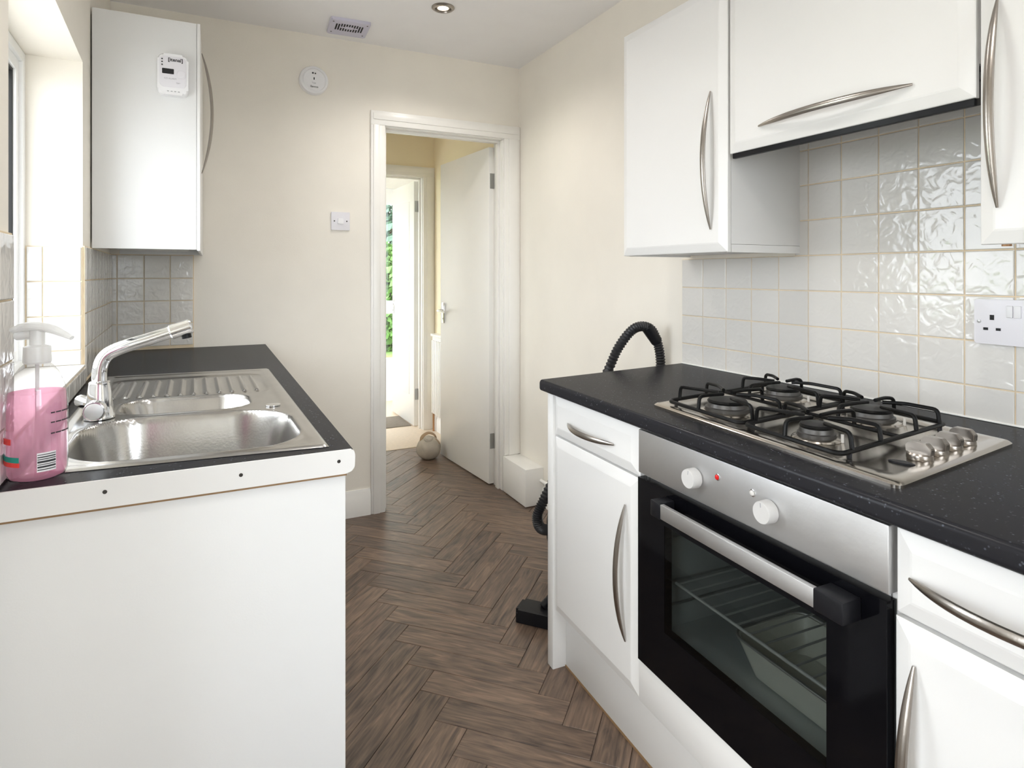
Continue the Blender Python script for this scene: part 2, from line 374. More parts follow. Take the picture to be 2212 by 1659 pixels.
# ---------------------------------------------------------------- tiles
tile_cache = {}
TT = .007
def tile(parent, w, h, loc, rotz=0):
    key = (round(w, 3), round(h, 3))
    if key not in tile_cache:
        bm = B(); box(bm, .0014, w-.0014, -TT, 0, .0014, h-.0014)
        ed = [e for e in bm.edges if all(v.co.y < -TT+1e-5 for v in e.verts)]
        bmesh.ops.bevel(bm, geom=ed, offset=.0022, segments=2, affect='EDGES', profile=.5)
        bmesh.ops.recalc_face_normals(bm, faces=bm.faces)
        me = bpy.data.meshes.new('tile'); bm.to_mesh(me); bm.free(); me.materials.append(MAT['tile'])
        me.polygons.foreach_set('use_smooth', [True]*len(me.polygons)); me.set_sharp_from_angle(angle=RAD(15)); tile_cache[key] = me
    return link('tile', tile_cache[key], parent, loc, rotz)
# right splashback (local x towards the camera)
ty = [1.796, 1.687, 1.575, 1.464, 1.355, 1.249, 1.142, 1.034, .931, .826, .724]
while ty[-1] > 0: ty.append(ty[-1]-.1045)
zr = [.911, .9876, 1.0934, 1.1992, 1.305]; zu = [1.305, 1.411, 1.517, 1.622, 1.728]
for i in range(len(ty)-1):
    for z0, z1 in zip(zr, zr[1:]): tile(wall_right, ty[i]-ty[i+1], z1-z0, (XR-.002, ty[i], z0), RAD(-90))
    if 4 <= i <= 10:
        for z0, z1 in zip(zu, zu[1:]):
            y0, y1 = min(ty[i], 1.296), max(ty[i+1], .655)
            if y0 - y1 > .012: tile(wall_right, y0-y1, z1-z0, (XR-.002, y0, z0), RAD(-90))
bm = B(); box(bm, XR-.0065, XR, .0, 1.796, .911, 1.305); box(bm, XR-.0065, XR, .655, 1.296, 1.305, 1.74)
tag(mk('grout', bm, 'grout', wall_right), 'beige grout between the tiles')
# far wall tiles under the boiler cupboard
tx = [-.40, -.374, -.272, -.170, -.076]; tz = [.912, .924, 1.026, 1.128, 1.230, 1.335]
for x0, x1 in zip(tx, tx[1:]):
    for z0, z1 in zip(tz[1:], tz[2:]): tile(wall_far, x1-x0, z1-z0, (x0, YF-.002, z0), 0)
bm = B(); box(bm, -.40, -.074, YF-.006, YF, .911, 1.337); tag(mk('grout', bm, 'grout', wall_far), 'beige grout between the tiles')
# left wall tiles; child coordinates are in the wall's own frame (x away from camera, y into the wall)
def ltiles(s0, s1, rows, first, pitch=.103):
    s = s0; nxt = first
    while s < s1-.01:
        e = min(nxt, s1)
        for z0, z1 in zip(rows, rows[1:]): tile(wall_left, e-s, z1-z0, (s, -.002+.0, z0))
        s = e; nxt = e + pitch
rows_l = [.912, .924, 1.026, 1.128, 1.230, 1.335]
ltiles(WS1+.006, 1.822, rows_l[1:], WS1+.1)
ltiles(-.38, WS0-.004, [.912, .998, 1.102, 1.206, 1.318], -.33)
ltiles(WS0, WS1+.006, [.912, .962], .08)
bm = B(); box(bm, WS1, 1.824, -.005, 0, .911, 1.337); box(bm, -.38, WS0, -.005, 0, .911, 1.32); box(bm, WS0, WS1, -.005, 0, .911, .9645)
tag(mk('grout', bm, 'grout', wall_left), 'beige grout between the tiles')
# window recess: tiled far cheek and sill
ck = [.970, 1.016, 1.121, 1.227, 1.333]
for x0, x1 in ((0.002, .098), (.098, .138)):
    for z0, z1 in zip(ck, ck[1:]):
        t = tile(wall_left, x1-x0, z1-z0, (WS1-.0025, x1 if False else x1, z0), RAD(-90))
bm = B(); box(bm, WS1-.005, WS1, 0, .14, .966, 1.334); tag(mk('grout', bm, 'grout', wall_left), 'beige grout between the tiles')
bm = B(); box(bm, WS0+.002, WS1-.008, -.008, .14, WZ0, WZ0+.006, .002)
tag(mk('sill', bm, 'gloss_white', wall_left), 'white window sill')

# ---------------------------------------------------------------- left window
win = struct('window_1', 'white plastic framed window deep in the recess above the sink', LW(0, 0, 0), LWA, cat=None)
mk('outer_frame', ring(WS0, WS1, WZ0, WZ1, .032, .14, .21), 'upvc', win)
mk('sash', ring(WS0+.028, WS1-.028, WZ0+.028, WZ1-.028, .036, .15, .20), 'upvc', win)
mk('gasket', ring(WS0+.062, WS1-.062, WZ0+.062, WZ1-.062, .009, .158, .192, .001), 'gasket', win)
bm = B(); box(bm, WS0+.064, WS1-.064, .170, .176, WZ0+.064, WZ1-.064); mk('pane', bm, 'glass', win)

# ---------------------------------------------------------------- unseen windows added behind and beside the camera for fill daylight
gd = struct('window_added_back', 'white window behind the viewer, added for frontal light', (0, -1.45, 0))
mk('frame', ring(.08, 1.16, .82, 2.02, .05, 0, .08), 'upvc', gd)
bm = B(); box(bm, .13, 1.11, .03, .036, .87, 1.97); mk('pane', bm, 'glass', gd)
d4 = struct('window_added_side', 'narrow full length window beside the viewer, added for side light', LWO, LWA)  # out of view, added to light the right-hand base fronts
mk('frame', ring(-1.27, -.69, 0.002, 1.66, .06, .14, .20), 'upvc', d4)
bm = B(); box(bm, -1.21, -.75, .165, .171, .34, 1.60); mk('pane', bm, 'glass', d4)
bm = B(); box(bm, -1.21, -.75, .15, .19, .06, .34, .002); mk('panel', bm, 'upvc', d4)

# ---------------------------------------------------------------- kitchen doorway
def doorway(name, label, x0, x1, zt, y0, y1, aw, left=True, rightw=None, m='gloss_white', zr=0, stop=True):
    tr = struct(name, label, (0, 0, 0))
    rw = rightw or aw
    def arch(xa, xb, za, zb, inner):
        bm = B(); box(bm, xa, xb, y0-.016, y0, za, zb, .003)
        if inner == 'r': box(bm, xa+.012, xb-.028, y0-.021, y0-.012, za, zb, .003)
        elif inner == 'l': box(bm, xa+.028, xb-.012, y0-.021, y0-.012, za, zb, .003)
        else: box(bm, xa+.012, xb-.012, y0-.021, y0-.012, za+.028, zb-.012, .003)
        return bm
    mk('architrave', arch(x0-aw, x0-.006, 0, zt+.006, 'r'), m, tr)
    mk('architrave', arch(x1+.006, x1+rw, zr, zt+.006, 'l'), m, tr)
    mk('architrave', arch(x0-aw, x1+rw, zt+.006, zt+aw, 'h'), m, tr)
    for xa, xb in ((x0-.028, x0), (x1, x1+.028)):
        bm = B(); box(bm, xa, xb, y0, y1+.002, 0, zt, .002); mk('jamb', bm, m, tr)
    bm = B(); box(bm, x0-.028, x1+.028, y0, y1+.002, zt, zt+.028, .002); mk('jamb', bm, m, tr)
    if stop:
        for xa, xb in ((x0, x0+.012), (x1-.012, x1)):
            bm = B(); box(bm, xa, xb, y0+.035, y1-.045, 0, zt-.012, .002); mk('door_stop', bm, m, tr)
        bm = B(); box(bm, x0, x1, y0+.035, y1-.045, zt-.012, zt, .002); mk('door_stop', bm, m, tr)
    return tr
doorway('trim_1', 'white gloss frame and architrave of the kitchen doorway', .823, 1.503, 2.023, YF, 3.30, .081, rightw=.107, zr=.205)

def hinge(parent, x, y, z):
    bm = B(); box(bm, x-.012, x+.002, y-.018, y-.001, z-.045, z+.045, .001); cyl(bm, (x-.016, y+.003, z-.045), (x-.016, y+.003, z+.045), .006, n=10); box(bm, x-.017, x-.013, y-.03, y+.004, z-.045, z+.045)
    mk('hinge', bm, 'hinge', parent)
def lever(parent, x, y, z, sgn, m='chrome'):
    bm = B(); box(bm, x-.02, x+.02, y, y+.008*sgn, z-.085, z+.055, .003)
    hd = mk('handle', bm, m, parent)
    bm = B(); cyl(bm, (x, y, z), (x, y+.045*sgn, z), .009, n=12)
    sweep(bm, fillet([(x, y+.045*sgn, z), (x-.02, y+.05*sgn, z+.002), (x-.11, y+.045*sgn, z-.002)], .01), .008, 10)
    mk('lever', bm, m, hd)
    bm = B(); cyl(bm, (x, y, z-.055), (x, y+.0095*sgn, z-.055), .006, n=10); mk('keyhole', bm, 'hinge', hd)
    return hd
# kitchen door, standing open into the passage
d1 = struct('door_1', 'plain white door standing open into the passage', (1.487, 3.297, 0), 94.4)
bm = B(); box(bm, .0, .70, -.018, .018, .008, 2.0, .002); mk('leaf', bm, 'door_white', d1)
for z in (.26, 1.80):
    bm = B(); box(bm, -.002, .001, -.018, .010, z-.045, z+.045); cyl(bm, (-.008, -.021, z-.045), (-.008, -.021, z+.045), .0065, n=10); box(bm, -.030, -.004, -.026, -.022, z-.045, z+.045)
    mk('hinge', bm, 'hinge', d1)
lever(d1, .645, .018, 1.0, 1)

# boxed-in pipes beside the door, skirtings and surface pipe
bm = B(); box(bm, 1.500, XR-.0005, 2.886, 3.166, .004, .205, .004)
struct('trim_2', 'cream painted box covering pipes beside the doorway', bm=bm, m='gloss_white')
def skirting(name, label, p0, p1, h, side, m='gloss_white'):
    # along p0->p1, projecting to side (unit vector)
    bm = B(); prof = [(0, 0), (.016, 0), (.016, h-.03), (.012, h-.022), (.012, h-.012), (.006, h), (0, h)]
    p0, p1, s = Vector(p0), Vector(p1), Vector(side)
    a = [bm.verts.new(p0 + s*x + Vector((0, 0, z))) for x, z in prof]; b = [bm.verts.new(p1 + s*x + Vector((0, 0, z))) for x, z in prof]
    for i in range(len(prof)): j = (i+1) % len(prof); bm.faces.new((a[i], a[j], b[j], b[i]))
    bm.faces.new(a[::-1]); bm.faces.new(b)
    return struct(name, label, bm=bm, m=m)
skirting('baseboard_far', 'white skirting board below the light switch wall', (.24, YF, 0), (.741, YF, 0), .135, (0, -1, 0))
skirting('baseboard_right', 'white skirting board on the wall beside the vacuum cleaner', (XR, 1.80, 0), (XR, 2.884, 0), .10, (-1, 0, 0))
p = thing('heating_pipe', 'white painted pipe running above the skirting board', 'pipe', (XR-.018, 2.884, .135))
bm = B(); cyl(bm, (0, 0, 0), (0, -1.05, 0), .0095, n=14); mk('tube', bm, 'gloss_white', p)
for y in (-.07, -.55):
    bm = B(); box(bm, -.006, .0175, y-.008, y+.008, -.028, -.006, .002); cyl(bm, (0, y-.008, 0), (0, y+.008, 0), .0125, n=14); mk('clip', bm, 'gloss_white', p)

# ================================================================== PASSAGE AND PORCH BEYOND
bm = B(); box(bm, XR, XR+.14, 3.30, 4.70, 0, ZC); struct('wall_passage_right', 'pale yellow wall of the passage behind the open door', bm=bm, m='wall_pass')
bm = B(); box(bm, .10, .24, 3.30, 3.75, 0, ZC); box(bm, .10, .24, 4.09, 4.70, 0, ZC); box(bm, .10, .24, 3.75, 4.09, 0, .65); box(bm, .10, .24, 3.75, 4.09, 2.05, ZC); struct('wall_passage_left', 'pale yellow passage wall beside the doorway', bm=bm, m='wall_pass')
bm = B(); box(bm, .10, .75, 4.70, 4.80, 0, ZC); box(bm, 1.538, XR+.14, 4.70, 4.80, 0, ZC); box(bm, .75, 1.538, 4.70, 4.80, 2.048, ZC)
struct('wall_passage_far', 'pale yellow passage wall with the second doorway', bm=bm, m='wall_pass')
pw = struct('window_added_passage', 'white framed window added on the hidden side to light the passage', (.17, 3.75, 0), 90)  # unseen opening put in to brighten the passage and open door
mk('frame', ring(0, .34, .65, 2.05, .05, -.03, .03), 'upvc', pw)
bm = B(); box(bm, .05, .29, -.003, .003, .70, 2.0); mk('pane', bm, 'glass', pw)
doorway('trim_3', 'white frame of the second doorway beyond the passage', .778, 1.510, 2.02, 4.70, 4.80, .083, rightw=.10)
bm = B(); box(bm, .30, 1.60, 4.250, 4.83, -.003, .004, .001)
struct('floor_passage', 'pale wood floor at the second doorway', bm=bm, m='lightwood')
bm = B(); box(bm, .30, 1.9, 4.83, 6.0, -.003, .003); struct('floor_porch', 'pale porch floor', bm=bm, m='lightwood')
bm = B(); box(bm, .95, 1.47, 4.86, 5.23, .0032, .009, .002); tag(mk('doormat', bm, 'matgrey'), 'grey brown doormat on the porch floor past the second doorway', 'doormat')
bm = B(); box(bm, 1.86, 2.0, 4.80, 5.9, 0, ZC); struct('wall_porch_right', 'white porch wall', bm=bm, m='gloss_white')
bm = B(); box(bm, .20, .34, 4.80, 4.95, 0, ZC); box(bm, .20, .34, 5.75, 5.9, 0, ZC); box(bm, .20, .34, 4.95, 5.75, 0, .4); box(bm, .20, .34, 4.95, 5.75, 2.1, ZC); struct('wall_porch_left', 'white wall at the end of the porch', bm=bm, m='gloss_white')
pw = struct('window_added_porch', 'white framed window added on the hidden side to light the porch', (.27, 4.95, 0), 90)  # unseen, added so daylight reaches the second door leaf
mk('frame', ring(0, .8, .4, 2.1, .05, -.03, .03), 'upvc', pw)
bm = B(); box(bm, .05, .75, -.003, .003, .45, 2.05); mk('pane', bm, 'glass', pw)
bm = B(); box(bm, .20, 1.02, 5.9, 6.0, 0, ZC); box(bm, 1.02, 2.0, 5.9, 6.0, 2.09, ZC)
struct('wall_porch_far', 'white wall over the porch door', bm=bm, m='gloss_white')
bm = B(); box(bm, .2, 2.0, 4.8, 6.0, ZC, ZC+.1); struct('ceiling_porch', 'white porch ceiling', bm=bm, m='ceiling')
d2 = struct('door_2', 'white door standing open at the second doorway', (1.494, 4.806, 0), 91.3)
bm = B(); box(bm, 0, .61, -.018, .018, .012, 2.005, .002); mk('leaf', bm, 'door_white', d2)
bm = B(); box(bm, .12, .49, .017, .021, .25, .95, .003); mk('panel', bm, 'door_white', d2)
bm = B(); box(bm, .12, .49, .017, .021, 1.1, 1.85, .003); mk('panel', bm, 'door_white', d2)
for z in (.27, 1.80):
    bm = B(); box(bm, -.002, .001, -.018, .010, z-.045, z+.045); cyl(bm, (-.008, -.021, z-.045), (-.008, -.021, z+.045), .0065, n=10)
    mk('hinge', bm, 'hinge', d2)
lever(d2, .565, .018, .98, 1)
# glazed porch door
d3 = struct('door_3', 'white glazed door looking out on the garden', (0, 5.91, 0))
def glazed(x0, x1, rows, fx0, fx1, z1):
    # frame built as slabs around rounded panes
    zs = [0.0] + [v for r in rows for v in r] + [z1]
    bm = B(); box(bm, fx0, x0, 0, .06, 0, z1, .003); box(bm, x1, fx1, 0, .06, 0, z1, .003); mk('stile', bm, 'upvc', d3)
    for k in range(0, len(zs), 2):
        bm = B(); box(bm, x0, x1, 0, .06, zs[k], zs[k+1], .003); mk('rail', bm, 'upvc', d3)
    for a, b in rows:
        bm = B(); box(bm, x0, x1, .028, .034, a, b); mk('pane', bm, 'glass', d3)
glazed(1.527, 1.80, ((.42, .86), (.985, 1.935)), 1.02, 1.86, 2.09)
r3 = .03
for (cx, cz, sx, sz) in ((1.527, 1.935, 1, -1), (1.527, .985, 1, 1)):
    P = [(cx, cz)] + [(cx + sx*(r3 - r3*math.sin(RAD(a))), cz + sz*(r3 - r3*math.cos(RAD(a)))) for a in range(0, 91, 15)]
    bm = B(); prism(bm, P, 0, .05, Matrix(((1, 0, 0, 0), (0, 0, 1, .005), (0, 1, 0, 0), (0, 0, 0, 1)))); mk('corner_bead', bm, 'upvc', d3)
# radiator on the passage wall, mostly hidden by the open door
rd = thing('radiator', 'white ribbed radiator on the passage wall behind the open door', 'radiator', (XR-.062, 3.98, .13))
bm = B(); box(bm, .012, .05, 0, .62, .02, .63, .006); mk('panel', bm, 'gloss_white', rd)
for k in range(15):
    bm = B(); box(bm, 0, .016, .02+k*.04, .045+k*.04, .03, .60, .004); mk('rib', bm, 'gloss_white', rd)
bm = B(); box(bm, -.002, .055, -.003, .625, .63, .65, .004); mk('top_grille', bm, 'gloss_white', rd)
bm = B(); cyl(bm, (.03, .64, -.13), (.03, .64, .06), .008, n=10); cyl(bm, (.03, .60, .06), (.03, .65, .06), .012, n=10); mk('valve', bm, 'copper', rd)
skirting('baseboard_passage', 'cream skirting below the radiator', (XR, 3.32, 0), (XR, 4.68, 0), .12, (-1, 0, 0))

# garden seen through the porch door and windows
bm = B(); box(bm, -30, 30, 7.6, 40, -.40, -.15); tag(mk('lawn', bm, 'lawn'), 'green lawn outside the porch door', 'lawn', kind='structure')
bm = B(); box(bm, -30, 30, -30, 7.6, -.40, -.13); tag(mk('patio', bm, 'paving'), 'pale paving just outside the porch door', 'patio', kind='structure')
def bush(name, label, loc, rx, ry, rz, n, m, seed, base=0.):
    rnd = random.Random(seed); t = thing(name, label, 'tree', loc)
    bm = B(); sweep(bm, [(0, 0, 0), (.05, 0, rz*.5), (0, .05, rz)], [.12, .09, .05], 8); mk('trunk', bm, 'trunk', t)
    bm = B()
    for k in range(n):
        a, b = rnd.uniform(0, 2*math.pi), math.acos(rnd.uniform(-1, 1)); r = rnd.uniform(.75, 1.05)*(1+.12*math.sin(5*a)*math.sin(4*b))
        c = Vector((rx*r*math.sin(b)*math.cos(a), ry*r*math.sin(b)*math.sin(a), base + rz + rz*r*math.cos(b)))
        s = rnd.uniform(.07, .15); u = Vector((rnd.gauss(0, 1), rnd.gauss(0, 1), rnd.gauss(0, 1))).normalized(); v = u.orthogonal().normalized()
        w = u.cross(v)
        bm.faces.new([bm.verts.new(c + q1) for q1 in (v*s, w*s*.5, -v*s, -w*s*.5)])
    mk('foliage', bm, m, t, 0); return t
bush('garden_tree', 'blue green conifer at the back of the garden', (3.6, 13.4, -.15), 1.8, 1.0, 2.6, 9000, 'leaf2', 3, .6)
bush('garden_bush', 'bright green bushy shrub in front of the conifer', (3.05, 11.2, -.15), 1.3, .8, .95, 6000, 'leaf', 5, 0.)

# ================================================================== LEFT RUN: SINK UNIT, WORKTOP, SINK
ZW = .91
lw = thing('sink_worktop', 'dark grey laminate worktop around the steel sink', 'worktop', (0, 0, 0))
SKA = 91.3; SKO = Vector((-.290, 1.262, 0))
def SK(xp, y, z=0):   # sink frame: xp away from camera, y negative to the right; slight skew follows the room
    a = RAD(SKA); x = xp + .11*y
    return Vector((SKO.x + x*math.cos(a) - y*math.sin(a), SKO.y + x*math.sin(a) + y*math.cos(a), z))
# worktop as a frame around the sink cut-out
ci = [SK(.035, -.012), SK(.035, -.483), SK(1.105, -.483), SK(1.105, -.012)]
co = [LW(-.142, .0), Vector((.246, 1.202, 0)), Vector((.233, 3.181, 0)), LW(1.835, 0)]
co[0] = Vector((-.304, 1.202, 0))
bm = B()
for z, flip in ((ZW, 0), (ZW-.038, 1)):
    vi = [bm.verts.new((p.x, p.y, z)) for p in ci]; vo = [bm.verts.new((p.x, p.y, z)) for p in co]
    if not flip: top_i, top_o = vi, vo
    else: bot_i, bot_o = vi, vo
    for k in range(4): bm.faces.new((vo[k], vo[(k+1) % 4], vi[(k+1) % 4], vi[k]))
for k in range(4):
    bm.faces.new((top_o[k], top_o[(k+1) % 4], bot_o[(k+1) % 4], bot_o[k])); bm.faces.new((top_i[k], top_i[(k+1) % 4], bot_i[(k+1) % 4], bot_i[k]))
mk('slab', bm, 'worktop', lw)
# white end strip with three screws
P = [(-.304, ZW-.0455), (.232, ZW-.0455), (.243, ZW-.042), (.249, ZW-.034), (.250, ZW-.012), (.248, ZW-.003), (.242, ZW+.0008), (-.304, ZW+.0008)]
bm = B(); prism(bm, P, 0, .004, Matrix(((1, 0, 0, 0), (0, 0, 1, 1.1975), (0, 1, 0, 0), (0, 0, 0, 1))))
es = tag(mk('end_strip', bm, 'cab_side', lw), 'white edging strip with three screws')
for x, z in ((.219, .890), (.047, .889), (-.158, .891)):
    bm = B(); lathe(bm, [(.0034, 0), (.0034, .0006), (.0026, .0013)], 14, axis_m((x, 1.1978, z), (0, -1, 0))); mk('screw', bm, 'screw', es)
bm = B(); box(bm, -.303, .234, 1.1990, 1.2095, ZW-.0492, ZW-.0457); mk('sealant', bm, 'brown_edge', lw)
# base cupboard under the sink
su = thing('sink_cupboard', 'white base cupboard with a plain end panel under the sink', 'cabinet', (0, 0, 0))
bm = B(); box(bm, -.300, .234, 1.210, 1.232, .0, ZW-.0495, .0015); mk('end_panel', bm, 'panel_white', su)
bm = B(); box(bm, -.29, .175, 1.28, 3.16, .0, .14); mk('plinth', bm, 'cab_side', su)
bm = B(); box(bm, -.29, .19, 1.236, 1.254, .14, .70); box(bm, -.29, .19, 3.15, 3.17, .14, .86); box(bm, -.29, .19, 1.236, 3.17, .14, .158); mk('carcass', bm, 'cab_side', su)
def bow(bm, L, org, ax, out, bow_h=.030, w=.0085, th=.0058, n=18):
    ax, out, org = Vector(ax), Vector(out), Vector(org); P = []; Rr = []
    for i in range(n+1):
        t = -1 + 2*i/n
        P.append(org + ax*(L/2*t) + out*(.004 + bow_h*(1-abs(t)**2.0)))
        k = (1-.72*abs(t)**3.5); Rr.append((th*k, w*k))
    return sweep(bm, P, Rr, 12, up=out)
def cab_front(w, h, t=.02, bw=.024, bd=.008):
    """door or drawer front: local x 0..w, z 0..h, back at y 0, face towards -y with a wide chamfered border"""
    bm = B(); e = .0015
    def rg(i, y): return [bm.verts.new(c) for c in ((i, y, i), (w-i, y, i), (w-i, y, h-i), (i, y, h-i))]
    R_ = [rg(0, 0), rg(0, -t+bd+e), rg(e, -t+bd), rg(bw, -t+.0008), rg(bw+.004, -t)]
    bm.faces.new(R_[0][::-1]); bm.faces.new(R_[-1])
    for a, b in zip(R_, R_[1:]):
        for k in range(4): bm.faces.new((a[k], a[(k+1) % 4], b[(k+1) % 4], b[k]))
    return bm
for k in range(3):
    d = mk('door', cab_front(.62, .70), 'cab', su, 5, (.194, 1.262+k*.632, .15), (0, 0, RAD(90)))
    bm = B(); bow(bm, .36, (.07, -.02, .50), (0, 0, 1), (0, -1, 0)); mk('handle', bm, 'nickel', d)

# --- sink: one pressed steel sheet with bowl, half bowl and drainer
sk = thing('kitchen_sink', 'stainless steel one and a half bowl sink with ribbed drainer', 'sink', (SKO.x, SKO.y, ZW), SKA)
def rsdf(px, py, cx, cy, hx, hy, r):
    qx, qy = abs(px-cx)-(hx-r), abs(py-cy)-(hy-r)
    return math.hypot(max(qx, 0), max(qy, 0)) + min(max(qx, qy), 0) - r
def sstep(t): t = max(0, min(1, t)); return t*t*(3-2*t)
SX0, SX1, SY0, SY1 = .015, 1.118, -.496, 0.0
nx, ny = 300, 140
def sink_z(x, y):
    z = .0045
    e = -rsdf(x, y, (SX0+SX1)/2, (SY0+SY1)/2, (SX1-SX0)/2, (SY1-SY0)/2, .012)
    z -= .0035*(1-sstep(e/.006))
    z -= .0018*sstep((e-.026)/.006)
    d = rsdf(x, y, .226, -.252, .186, .208, .125)
    z += .0022*math.exp(-((d-.006)/.007)**2)
    z -= .165*sstep((-d+.002)/.05)**.62 if d < .002 else 0
    d = rsdf(x, y, .552, -.245, .102, .146, .075)
    z += .0018*math.exp(-((d-.006)/.006)**2)
    z -= .10*sstep((-d+.002)/.045)**.62 if d < .002 else 0
    dr = rsdf(x, y, .845, -.245, .185, .215, .06)
    if dr < .004:
        z -= .0035*sstep((-dr+.002)/.012)
        if dr < -.012 and x > .70 and x < .985:
            u = ((y+.046) % .033)/.033 - .5
            z += .0065*math.exp(-(u/.15)**2)*sstep((x-.70)/.012)*sstep((.985-x)/.012)
    return z
bm = B(); G = []
for i in range(nx+1):
    row = []
    for j in range(ny+1):
        xp = SX0 + (SX1-SX0)*i/nx; y = SY0 + (SY1-SY0)*j/ny
        row.append(bm.verts.new((xp + .11*y, y, sink_z(xp, y))))
    G.append(row)
for i in range(nx):
    for j in range(ny): bm.faces.new((G[i][j], G[i+1][j], G[i+1][j+1], G[i][j+1]))
mk('basin_sheet', bm, 'sinksteel', sk, 80)
for xp, y, z in ((.226, -.252, -.1605), (.552, -.245, -.0955)):
    bm = B(); lathe(bm, [(.035, 0), (.035, .003), (.03, .0035), (.024, .001), (.006, .0012)], 28, Matrix.Translation((xp+.11*y, y, z+.001))); mk('waste', bm, 'chrome', sk)
bm = B(); lathe(bm, [(.018, 0), (.018, .002), (.012, .0028)], 20, Matrix.Translation((.40, -.44, .004))); mk('pop_up_knob', bm, 'chrome', sk)

# --- mixer tap
tp = SK(.461, -.046); T0 = Vector((-.235, 1.702, ZW+.0046))
tap = thing('mixer_tap', 'chrome mixer tap with a long angled spout at the sink', 'tap', T0)
bm = B(); lathe(bm, [(.031, 0), (.031, .006), (.028, .012), (.027, .03), (.024, .06), (.0215, .078), (.0215, .083), (.018, .086)], 28); mk('body', bm, 'chrome', tap)
bm = B(); sweep(bm, smooth_path([(0, 0, .08), (.001, 0, .115), (.012, 0, .143), (.040, 0, .160), (.10, .0, .179), (.15, .0, .195)], 7), .0155, 18, up=(0, 1, 0)); mk('spout', bm, 'chrome', tap)
bm = B(); d_ = Vector((.05, 0, .016)).normalized(); a_ = Vector((.143, 0, .1925)); cyl(bm, a_, a_+d_*.050, .0185, n=24, bev=.003)
oc = mk('outlet', bm, 'chrome', tap)
bm = B(); cyl(bm, a_+d_*.036+Vector((0, 0, -.010)), a_+d_*.036+Vector((.003, 0, -.026)), .011, n=18); mk('aerator', bm, 'black', oc)
bm = B(); lathe(bm, [(.016, 0), (.019, .006), (.0225, .010), (.0225, .034), (.021, .037), (.0185, .037), (.018, .0355)], 28, axis_m((-.004, -.012, .024), (0, -1, -.0))); k1 = mk('knob', bm, 'chrome', tap)
bm = B(); lathe(bm, [(.0182, 0), (.0182, .0015), (.017, .002)], 28, axis_m((-.004, -.0475, .024), (0, -1, 0))); mk('knob_cap', bm, 'steel', k1)
bm = B(); lathe(bm, [(.010, 0), (.012, .02), (.016, .035), (.015, .062), (.011, .066)], 12, axis_m((-.012, .012, .026), (-.55, .83, .1))); mk('knob', bm, 'chrome', tap)

# --- soap bottle
SB = Vector((-.259, 1.252, ZW+.0047))
sb = thing('soap_bottle', 'clear pump bottle of pink liquid soap beside the sink', 'bottle', SB); sb.scale = (.925, .925, .925)
prof = [(.034, 0), (.041, .003), (.0445, .012), (.0455, .04), (.0452, .10), (.0445, .135), (.0415, .160), (.034, .183), (.024, .198), (.0185, .203), (.0185, .212)]
bm = B(); lathe(bm, prof, 40, cap=True); mk('bottle_wall', bm, 'bottle', sb, 60)
lq = [(max(r-.0018, .001), z+.0015 if z < .01 else z) for r, z in prof if z < .15] + [(.0418, .152), (.0412, .153)]
bm = B(); lathe(bm, lq, 40); mk('liquid', bm, 'liquid', sb, 60)
bm = B(); cyl(bm, (0, 0, .02), (0, 0, .21), .0032, n=10); mk('dip_tube', bm, 'frost', sb)
bm = B(); lathe(bm, [(.0195, .203), (.021, .206), (.020, .233), (.014, .235), (.0115, .236), (.0115, .262)], 28); mk('collar', bm, 'frost', sb)
def RT(a): return Vector((math.cos(RAD(a)), math.sin(RAD(a)), 0))
im_r = Vector((.897, -.4415, 0))
bm = B(); P = [im_r*x + Vector((0, 0, z)) for x, z in ((-.040, .262), (-.02, .268), (.0, .268), (.025, .264), (.045, .256), (.062, .248))]
sweep(bm, smooth_path(P, 5), [(.004 + .0045*math.sin(math.pi*min(1, .15+i/28)), .013*(1-.55*(i/25)**2)) for i in range(26)], 14); mk('pump_head', bm, 'frost', sb)
bm = B(); cyl(bm, im_r*-.038 + Vector((0, 0, .252)), im_r*-.006 + Vector((0, 0, .254)), .0085, .0085, 14, .002); mk('pump_tail', bm, 'frost', sb)
def patch(name, a0, a1, z0, z1, m, r=.0461, n=8, parent=sb, slope=0):
    bm = B(); V = []
    for i in range(n+1):
        a = RAD(-78 + a0 + (a1-a0)*i/n); dz = slope*i/n
        V.append([bm.verts.new((rr*math.cos(a), rr*math.sin(a), z+dz)) for rr, z in ((r, z0), (r, z1), (r+.0004, z1), (r+.0004, z0))])
    for p_, q_ in zip(V, V[1:]):
        for k in range(4): bm.faces.new((p_[k], p_[(k+1) % 4], q_[(k+1) % 4], q_[k]))
    bm.faces.new(V[0]); bm.faces.new(V[-1][::-1]); return mk(name, bm, m, parent, 60)
lb = patch('barcode_label', -1, 34, .019, .052, 'white_plastic')
for k, (z, hh) in enumerate(((.022, .0015), (.026, .003), (.031, .0012), (.0345, .0035), (.040, .0015), (.0435, .002), (.048, .0012))): patch('barcode_bar', 0, 33, z, z+hh, 'print', r=.0466, parent=lb)
patch('teal_stripe', -95, -33, .040, .049, 'teal', slope=-.002); patch('red_stripe', -95, -32, .032, .0395, 'redprint', slope=-.002)
patch('red_mark', -85, -52, .068, .078, 'redprint')
for k, z in enumerate((.083, .102, .119)):
    for a0, a1 in ((24, 32), (34, 46), (48, 60), (62, 74)): patch('text_line', a0, a1, z-.0011, z+.0011, 'print', n=3)

